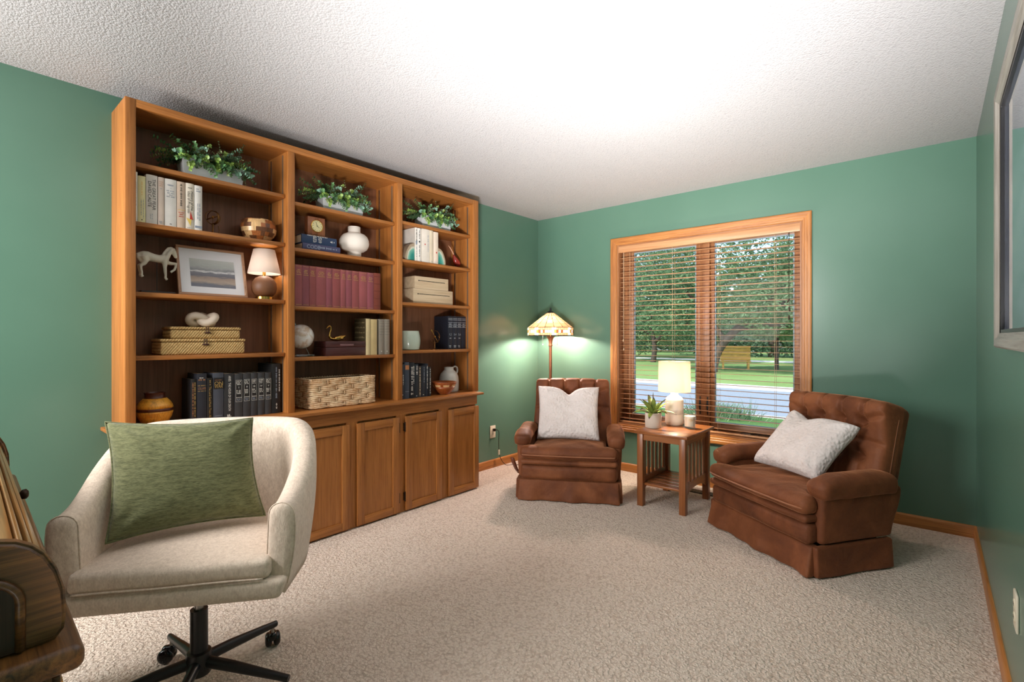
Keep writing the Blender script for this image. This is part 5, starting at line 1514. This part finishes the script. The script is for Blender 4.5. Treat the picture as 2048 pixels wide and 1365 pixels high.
# ================================================================= roll top desk
DK_B, DK_D, DK_L = S(104, 66, 33), S(36, 21, 12), S(140, 92, 46)
M_dkX = wood('dark_oak_x', DK_B, DK_D, 'X', .4, 2.0, light=DK_L, coat=.12); M_dkY = wood('dark_oak_y', DK_B, DK_D, 'Y', .4, 2.0, light=DK_L, coat=.12); M_dkZ = wood('dark_oak_z', DK_B, DK_D, 'Z', .4, 2.0, light=DK_L, coat=.12)
M_tamb = wood('tambour_oak', S(168, 116, 58), S(122, 76, 34), 'X', .28, 1.0, light=S(190, 138, 76), coat=.4)  # lighter than the desk oak: reflected light is put into the slat colour
t = thing('rolltop_desk', 'dark oak roll top desk with ribbed tambour and carved end panels', 'desk', (2.182, -3.959, 0), radians(-1.4))
DL = 1.40
prof_ = [(-.030, .762), (-.020, .775), (-.017, .800), (-.019, .836), (-.027, .868), (-.040, .895), (-.055, .912), (-.072, .923), (-.10, .931), (-.15, .938), (-.20, .952), (-.25, .985), (-.30, 1.04), (-.34, 1.09), (-.39, 1.125), (-.45, 1.14), (-.56, 1.14), (-.56, .762)]
def end_panel(x0, x1, outer):
    m = MB(); bm = bmesh.new()
    vs = [bm.verts.new((x0, y, z)) for y, z in prof_]; f = bm.faces.new(vs)
    r = bmesh.ops.extrude_face_region(bm, geom=[f]); 
    for e in r['geom']:
        if isinstance(e, bmesh.types.BMVert): e.co.x = x1
    bmesh.ops.recalc_face_normals(bm, faces=bm.faces[:])
    bmesh.ops.bevel(bm, geom=[e for e in bm.edges if abs((e.verts[0].co - e.verts[1].co).x) < 1e-6], offset=.006, segments=3, affect='EDGES')
    m.bm(bm); bm.free()
    o = m.build('end_panel', M_dkY, t, 40)
    if outer:
        arch = [(-.068 + 0, .765)] + [(-.128 + .060 * cos(a), .835 + .045 * sin(a)) for a in [pi / 2 * i / 8 for i in range(9)]] + [(-.44, .880)] + [(-.44, .765)]
        m = MB(); m.prism(list(reversed(arch)), x1 - .001, x1 + .0012, 'X'); m.build('recessed_panel', wood('dark_recess', S(58, 36, 26), S(34, 20, 14), 'Z', .35), o)
        m = MB(); m.tube([(x1 + .001, y, z) for y, z in arch[:-1]], .006, 8); m.build('panel_moulding', M_dkY, o, 180)
end_panel(-.071, -.043, True); end_panel(-DL + .02, -DL + .048, False)
m = MB(); m.bbox((-DL, -.60, .724), (0, 0, .7615), .014, 4); m.build('desktop', M_dkX, t, 40)
m = MB()
tp = [(y - .014, z - .016) for y, z in prof_[3:16]]
tp = spline([(0, y, z) for y, z in tp], 4)
acc = 0; last = tp[0]; step = .0185; marks_ = [tp[0]]
for q in tp[1:]:
    acc += (q - last).length; last = q
    if acc >= step: marks_.append(q.copy()); acc = 0
for i in range(len(marks_) - 1):
    a, b = marks_[i], marks_[i + 1]; c_ = (a + b) / 2; d_ = (b - a).normalized()
    m.tube([(-DL + .05, c_.y, c_.z), (-.073, c_.y, c_.z)], (b - a).length * .53, 10, flat=(1, .55) if abs(d_.z) > .5 else (.55, 1))
m.build('tambour', M_tamb, t, 50)
m = MB(); m.bbox((-DL + .05, -.040, .762), (-.073, -.028, .806), .003); o = m.build('tambour_rail', M_dkX, t)
for x in (-.95,):
    m = MB(); m.lathe([(.007, 0), (.006, .010), (.013, .016), (.014, .024), (.008, .029), (.0001, .030)], 16, T=Matrix.Translation((x, -.028, .786)) @ Matrix.Rotation(-pi / 2, 4, 'X')); m.build('knob', M_darkbronze, o, 60)
for x0, x1 in ((-.46, -.03), (-DL + .03, -DL + .46)):
    m = MB(); m.box((x0, -.56, .055), (x1, -.035, .7235)); pd = m.build('pedestal', M_dkZ, t)
    m = MB(); m.bbox((x0 - .012, -.575, .002), (x1 + .012, -.022, .055), .006); m.build('plinth', M_dkX, pd)
    for z0, z1 in ((.075, .33), (.345, .52), (.535, .70)):
        m = MB(); m.bbox((x0 + .025, -.0345, z0), (x1 - .025, -.022, z1), .004); dr = m.build('drawer', M_dkX, pd)
        m = MB(); m.tube([((x0 + x1) / 2 - .045, -.0215, (z0 + z1) / 2), ((x0 + x1) / 2 - .03, -.008, (z0 + z1) / 2 - .012), ((x0 + x1) / 2 + .03, -.008, (z0 + z1) / 2 - .012), ((x0 + x1) / 2 + .045, -.0215, (z0 + z1) / 2)], .005, 8); m.build('pull', M_brass, dr)
    if x1 > -.1:
        m = MB()
        for i in range(16):
            y = -.06 - i * .03; m.tube([(x1 + .0005, y, .08), (x1 + .0005, y, .70)], .006, 6)
        m.build('ribbed_side', M_dkZ, pd, 180)
m = MB(); m.box((-DL + .05, -.56, .762), (-.073, -.55, 1.13)); m.build('back_panel', M_dkX, t)
# ================================================================= garden and street outside
GZ = -.50
def grass_mat(name, a, b, sc=30):
    t = NT(name); v = t.co(); f = t.noise(v, sc, 4, .7); g = t.noise(v, .35, 3)
    c = t.mix(.5, t.ramp(f, [(0.35, b), (0.65, a)]), t.ramp(g, [(0.35, b), (0.65, a)]))
    return t.set(c, .95, .1, t.bump(f, .6, .03))
M_lawn = grass_mat('lawn_grass', S(98, 132, 78), S(74, 106, 58), 22)
M_lawn2 = grass_mat('far_lawn_grass', S(140, 164, 106), S(114, 140, 82), 12)
def ground(name, y0, y1, z, mt, k='structure', x0=-42, x1=14, th=.3):
    m = MB(); m.box((x0, y0, z - th), (x1, y1, z)); o = m.build(name, mt, None); o['kind'] = k; return o
ground('lawn', .35, 7.45, GZ, M_lawn)
tA = NT('asphalt'); f = tA.noise(tA.co(), 40, 4); M_asph = tA.set(tA.ramp(f, [(0.3, S(128, 138, 150)), (0.7, S(152, 160, 170))]), .9, .2)
ground('street', 7.75, 14.2, GZ - .08, M_asph)
M_kerb = plain('pale_kerb', S(214, 212, 206), .9)
ground('kerb', 7.45, 7.75, GZ + .01, M_kerb); ground('kerb', 14.2, 14.75, GZ + .02, M_kerb)
ground('far_lawn', 14.75, 60, GZ, M_lawn2)
m = MB(); m.box((-34, 33.0, GZ), (6, 35.2, GZ + .02)); o = m.build('far_path', M_kerb, None); o['kind'] = 'structure'

def foliage_mat(name, a, b):
    t = NT(name); f = t.noise(t.co(), .9, 3); g = t.noise(t.co(), 9, 2)
    c = t.mix(.5, t.ramp(f, [(0.35, b), (0.65, a)]), t.ramp(g, [(0.35, b), (0.65, a)]))
    d = t.n('ShaderNodeBsdfDiffuse'); tr = t.n('ShaderNodeBsdfTranslucent'); mx = t.n('ShaderNodeMixShader'); mx.inputs[0].default_value = .42
    t.l(c, d.inputs[0]); t.l(c, tr.inputs[0]); t.l(d.outputs[0], mx.inputs[1]); t.l(tr.outputs[0], mx.inputs[2]); t.l(mx.outputs[0], t.out.inputs['Surface'])
    return t.m
FM = [foliage_mat('tree_foliage_bright', S(164, 182, 138), S(118, 146, 106)), foliage_mat('tree_foliage_mid', S(144, 168, 128), S(100, 130, 98)), foliage_mat('tree_foliage_deep', S(124, 150, 120), S(86, 114, 92))]  # pale greyed greens: outdoor haze is put into the leaf colours
M_bark = plain('dark_bark', S(84, 76, 70), .95, .1, var=.25)
def tree(label, base, trunk, blobs, nleaf, size, mat, limbs=(), seed=0, group='trees across the street', dens=1.0):
    t = thing('tree', label, 'tree', base, 0, group)
    m = MB(); m.tube(spline([p for p, r in trunk], 5), [trunk[0][1] + (trunk[-1][1] - trunk[0][1]) * i / (5 * (len(trunk) - 1)) for i in range(5 * (len(trunk) - 1) + 1)], 10)
    for lb in limbs:
        pts = spline([p for p, r in lb], 4); k_ = len(pts) - 1
        m.tube(pts, [lb[0][1] + (lb[-1][1] - lb[0][1]) * i / k_ for i in range(k_ + 1)], 7)
    m.build('trunk', M_bark, t, 180)
    rnd = random.Random(seed); vs = []; fs = []
    vol = [b[1][0] * b[1][1] * b[1][2] for b in blobs]
    for _ in range(nleaf):
        c, r = rnd.choices(blobs, vol)[0]
        while True:
            q = V((rnd.uniform(-1, 1), rnd.uniform(-1, 1), rnd.uniform(-1, 1)))
            L = q.length
            if L <= 1 and rnd.random() < .25 + L * .9: break
        p = V((c[0] + q.x * r[0], c[1] + q.y * r[1], c[2] + q.z * r[2]))
        if noise.noise(p * 1.1 + V((seed, 0, 0))) < -.12 * dens: continue
        s_ = size * rnd.uniform(.6, 1.3)
        a = rnd.uniform(0, 2 * pi); el = rnd.uniform(-1.0, .35)
        d = V((cos(a) * cos(el), sin(a) * cos(el), sin(el))); sdv = d.cross(V((rnd.uniform(-1, 1), rnd.uniform(-1, 1), rnd.uniform(.2, 1)))).normalized()
        b = len(vs)
        vs += [p, p + d * s_ * .5 + sdv * s_ * .28, p + d * s_, p + d * s_ * .5 - sdv * s_ * .28]; fs.append((b, b + 1, b + 2, b + 3))
    m = MB(); m.add(vs, fs); m.build('foliage', mat, t, 0)
    return t
# leaning tree whose trunk shows beside the mullion, then its neighbours and the wood line behind
tree('large leaning tree with spreading dark limbs across the street', (-5.2, 21.0, GZ),
     [((0, 0, -.1), .25), ((.25, 0, 1.0), .20), ((1.1, .1, 2.1), .17), ((2.2, .2, 3.0), .18), ((3.2, .2, 3.3), .10)],
     [((1.2, 0, 5.4), (4.4, 2.4, 3.2)), ((3.2, -.2, 3.9), (3.0, 2.0, 2.0)), ((-2.2, .3, 4.2), (3.0, 2.0, 2.5)), ((5.2, 0, 4.2), (1.8, 1.8, 2.0))], 40000, .17, FM[1],
     [[((1.1, .1, 2.1), .16), ((2.2, 0, 2.3), .11), ((3.8, -.2, 2.2), .05)], [((2.2, .2, 3.0), .13), ((3.2, 0, 4.1), .08), ((4.2, 0, 4.6), .03)], [((.6, 0, 1.5), .16), ((-.4, 0, 3.0), .12), ((-1.6, 0, 4.4), .05)]], 1)
tree('slim young tree on the far lawn beyond the street', (-3.19, 25.0, GZ), [((0, 0, -.1), .12), ((0, 0, .9), .11), ((.05, 0, 2.2), .07)], [((.2, 0, 3.5), (2.7, 1.8, 2.0))], 15000, .17, FM[0], [], 2)
tree('dark forked tree behind the lit table lamp', (-11.6, 28.2, GZ), [((0, 0, -.1), .20), ((.1, 0, 1.2), .16), ((-.3, 0, 2.8), .15), ((-.9, 0, 4.6), .07)],
     [((-.2, 0, 6.0), (4.6, 2.6, 3.4)), ((2.2, 0, 3.6), (2.8, 2.2, 2.1)), ((-2.9, 0, 3.4), (2.8, 2.2, 2.1))], 38000, .19, FM[2],
     [[((.1, 0, 1.4), .15), ((1.4, 0, 2.3), .09), ((2.6, 0, 2.7), .04)], [((-.1, 0, 1.9), .13), ((-1.5, 0, 2.5), .08), ((-2.9, 0, 2.4), .04)], [((-.3, 0, 2.8), .10), ((.8, 0, 4.2), .05)]], 3)
tree('broad bright tree before the far wood line', (-17.1, 35.5, GZ), [((0, 0, -.1), .3), ((0, 0, 3), .2)], [((0, 0, 4.4), (5.5, 3, 4.2)), ((4.5, .5, 3.0), (3.4, 2.5, 2.6))], 26000, .23, FM[0], [], 4, dens=.6)
tree('deep green tree filling the far wood line', (-7.5, 43, GZ), [((0, 0, -.1), .3), ((0, 0, 3), .2)], [((-2, 0, 4.4), (9, 3, 4.8)), ((7, 0, 4.2), (8, 3, 4.6))], 40000, .34, FM[2], [], 5, dens=.4)
tree('mid green tree at the end of the far path', (-1.0, 31, GZ), [((0, 0, -.1), .25), ((0, 0, 3), .16)], [((0, 0, 5.4), (4.2, 2.6, 3.4)), ((-2.5, 0, 3.0), (2.4, 2, 1.7))], 20000, .21, FM[1], [], 6)
tree('tall dim tree over the end of the street', (-24, 50, GZ), [((0, 0, -.1), .4), ((0, 0, 4), .25)], [((0, 0, 5.0), (9, 3.5, 5.4))], 13000, .42, FM[2], [], 7, dens=.4)
t = thing('hedge', 'low far hedge closing the view beneath the trees', 'hedge', (-14, 56, GZ))
m = MB(); rnd = random.Random(31); vs = []; fs = []
for _ in range(9000):
    p = V((rnd.uniform(-22, 22), rnd.uniform(-1.2, 1.2), 3.0 * rnd.random() ** .7)); a = rnd.uniform(0, 2 * pi); d = V((cos(a), sin(a), rnd.uniform(-.6, .6))); u = d.cross(V((rnd.uniform(-1, 1), rnd.uniform(-1, 1), 1))).normalized(); s_ = .6
    b = len(vs); vs += [p, p + d * s_ * .5 + u * s_ * .3, p + d * s_, p + d * s_ * .5 - u * s_ * .3]; fs.append((b, b + 1, b + 2, b + 3))
m.add(vs, fs); m.build('foliage', FM[2], t, 0)
# clump of ornamental grass by the kerb
t = thing('ornamental_grass', 'low clump of arching grass on the near lawn by the street', 'grass clump', (-.35, 6.9, GZ))
m = MB(); rnd = random.Random(14)
for _ in range(700):
    bx0 = rnd.gauss(0, .32); by0 = rnd.gauss(0, .18); a = rnd.uniform(0, 2 * pi); L = rnd.uniform(.3, .55)
    d = V((cos(a) * .5 + bx0 * .8, sin(a) * .5, 1.1)).normalized(); p = V((bx0, by0, 0)); pts = [p.copy()]
    for i in range(4): p = p + d * L / 4; d = (d + V((d.x * .25, d.y * .25, -.28))).normalized(); pts.append(p.copy())
    sd_ = V((-sin(a), cos(a), 0)) * .010
    vs = [];
    for i, q in enumerate(pts): w_ = 1 - i / 4.3; vs += [q - sd_ * w_, q + sd_ * w_]
    m.add(vs, [(2 * i, 2 * i + 1, 2 * i + 3, 2 * i + 2) for i in range(4)])
m.build('blades', FM[1], t, 0)
t = thing('plank_bench', 'weathered yellow plank bench on the far lawn beside the leaning trunk', 'bench', (-5.05, 24.2, GZ), .35)
M_plank = wood('yellow_plank', S(214, 170, 92), S(180, 136, 66), 'X', .7, .4)
for i in range(5):
    m = MB(); m.bbox((-.75, -.03, .45 + i * .165), (.75, .03, .45 + i * .165 + .145), .01); m.build('backrest_plank', M_plank, t)
m = MB(); m.bbox((-.75, -.42, .38), (.75, -.035, .44), .01); m.build('seat', M_plank, t)
for x in (-.62, .62): m = MB(); m.box((x - .05, -.40, 0), (x + .05, .08, .38)); m.box((x - .05, .031, .38), (x + .05, .08, 1.25)); m.build('leg', M_plank, t)

# ================================================================= light
w = bpy.data.worlds.new('World'); SC.world = w; w.use_nodes = True
nt = w.node_tree; bg = nt.nodes['Background']
sky = nt.nodes.new('ShaderNodeTexSky'); sky.sky_type = 'NISHITA'; sky.sun_disc = False; sky.sun_elevation = radians(48); sky.sun_rotation = radians(150); sky.air_density = 1.0; sky.dust_density = 2.0
nt.links.new(sky.outputs[0], bg.inputs[0]); bg.inputs[1].default_value = .30
def sun(name, el, az, e, ang, c):
    L = bpy.data.lights.new(name, 'SUN'); L.energy = e; L.angle = radians(ang); L.color = c
    o = bpy.data.objects.new(name, L); COL.objects.link(o)
    d = V((cos(el) * sin(az), cos(el) * cos(az), sin(el)))      # towards the sun
    o.rotation_euler = d.to_track_quat('Z', 'Y').to_euler()
sun('sun', radians(50), radians(200), 3.9, .5, (1, .96, .88))
def area(name, loc, tgt, sx, sy, e, c=(1, 1, 1), spread=180):
    L = bpy.data.lights.new(name, 'AREA'); L.shape = 'RECTANGLE'; L.size = sx; L.size_y = sy; L.energy = e; L.color = c; L.spread = radians(spread)
    o = bpy.data.objects.new(name, L); COL.objects.link(o); o.location = loc
    o.rotation_euler = (V(loc) - V(tgt)).to_track_quat('Z', 'Y').to_euler()
    return o
# unseen area lights added out of frame, standing in for a photographer's flash
area('flash_up', (3.00, -4.30, .32), (1.95, -1.75, 2.44), .36, .36, 56, (1, .97, .955), 70)
area('added_fill', (.75, -5.35, 1.72), (2.6, -1.2, .6), 1.3, 1.2, 114, (1, .97, .955))

# ================================================================= camera
cam = bpy.data.cameras.new('Camera'); co = bpy.data.objects.new('Camera', cam); COL.objects.link(co)
cam.sensor_fit = 'HORIZONTAL'; cam.sensor_width = 36.0
cam.lens = 988.54 / 2048 * 36.0
cam.shift_y = (675.1 - 682.5) / 2048 
cam.clip_start = .02; cam.clip_end = 300
co.location = (3.1471, -4.1086, 1.2204)
co.rotation_euler = (radians(90), 0, radians(40.4552))
SC.camera = co
SC.view_settings.view_transform = 'Standard'; SC.view_settings.look = 'None'
SC.view_settings.exposure = 0.36; SC.view_settings.gamma = 1.0
SC.view_settings.use_curve_mapping = False
SC.cycles.use_denoising = True
SC.cycles.max_bounces = 10; SC.cycles.diffuse_bounces = 5; SC.cycles.transparent_max_bounces = 12
SC.cycles.sample_clamp_indirect = 6.0
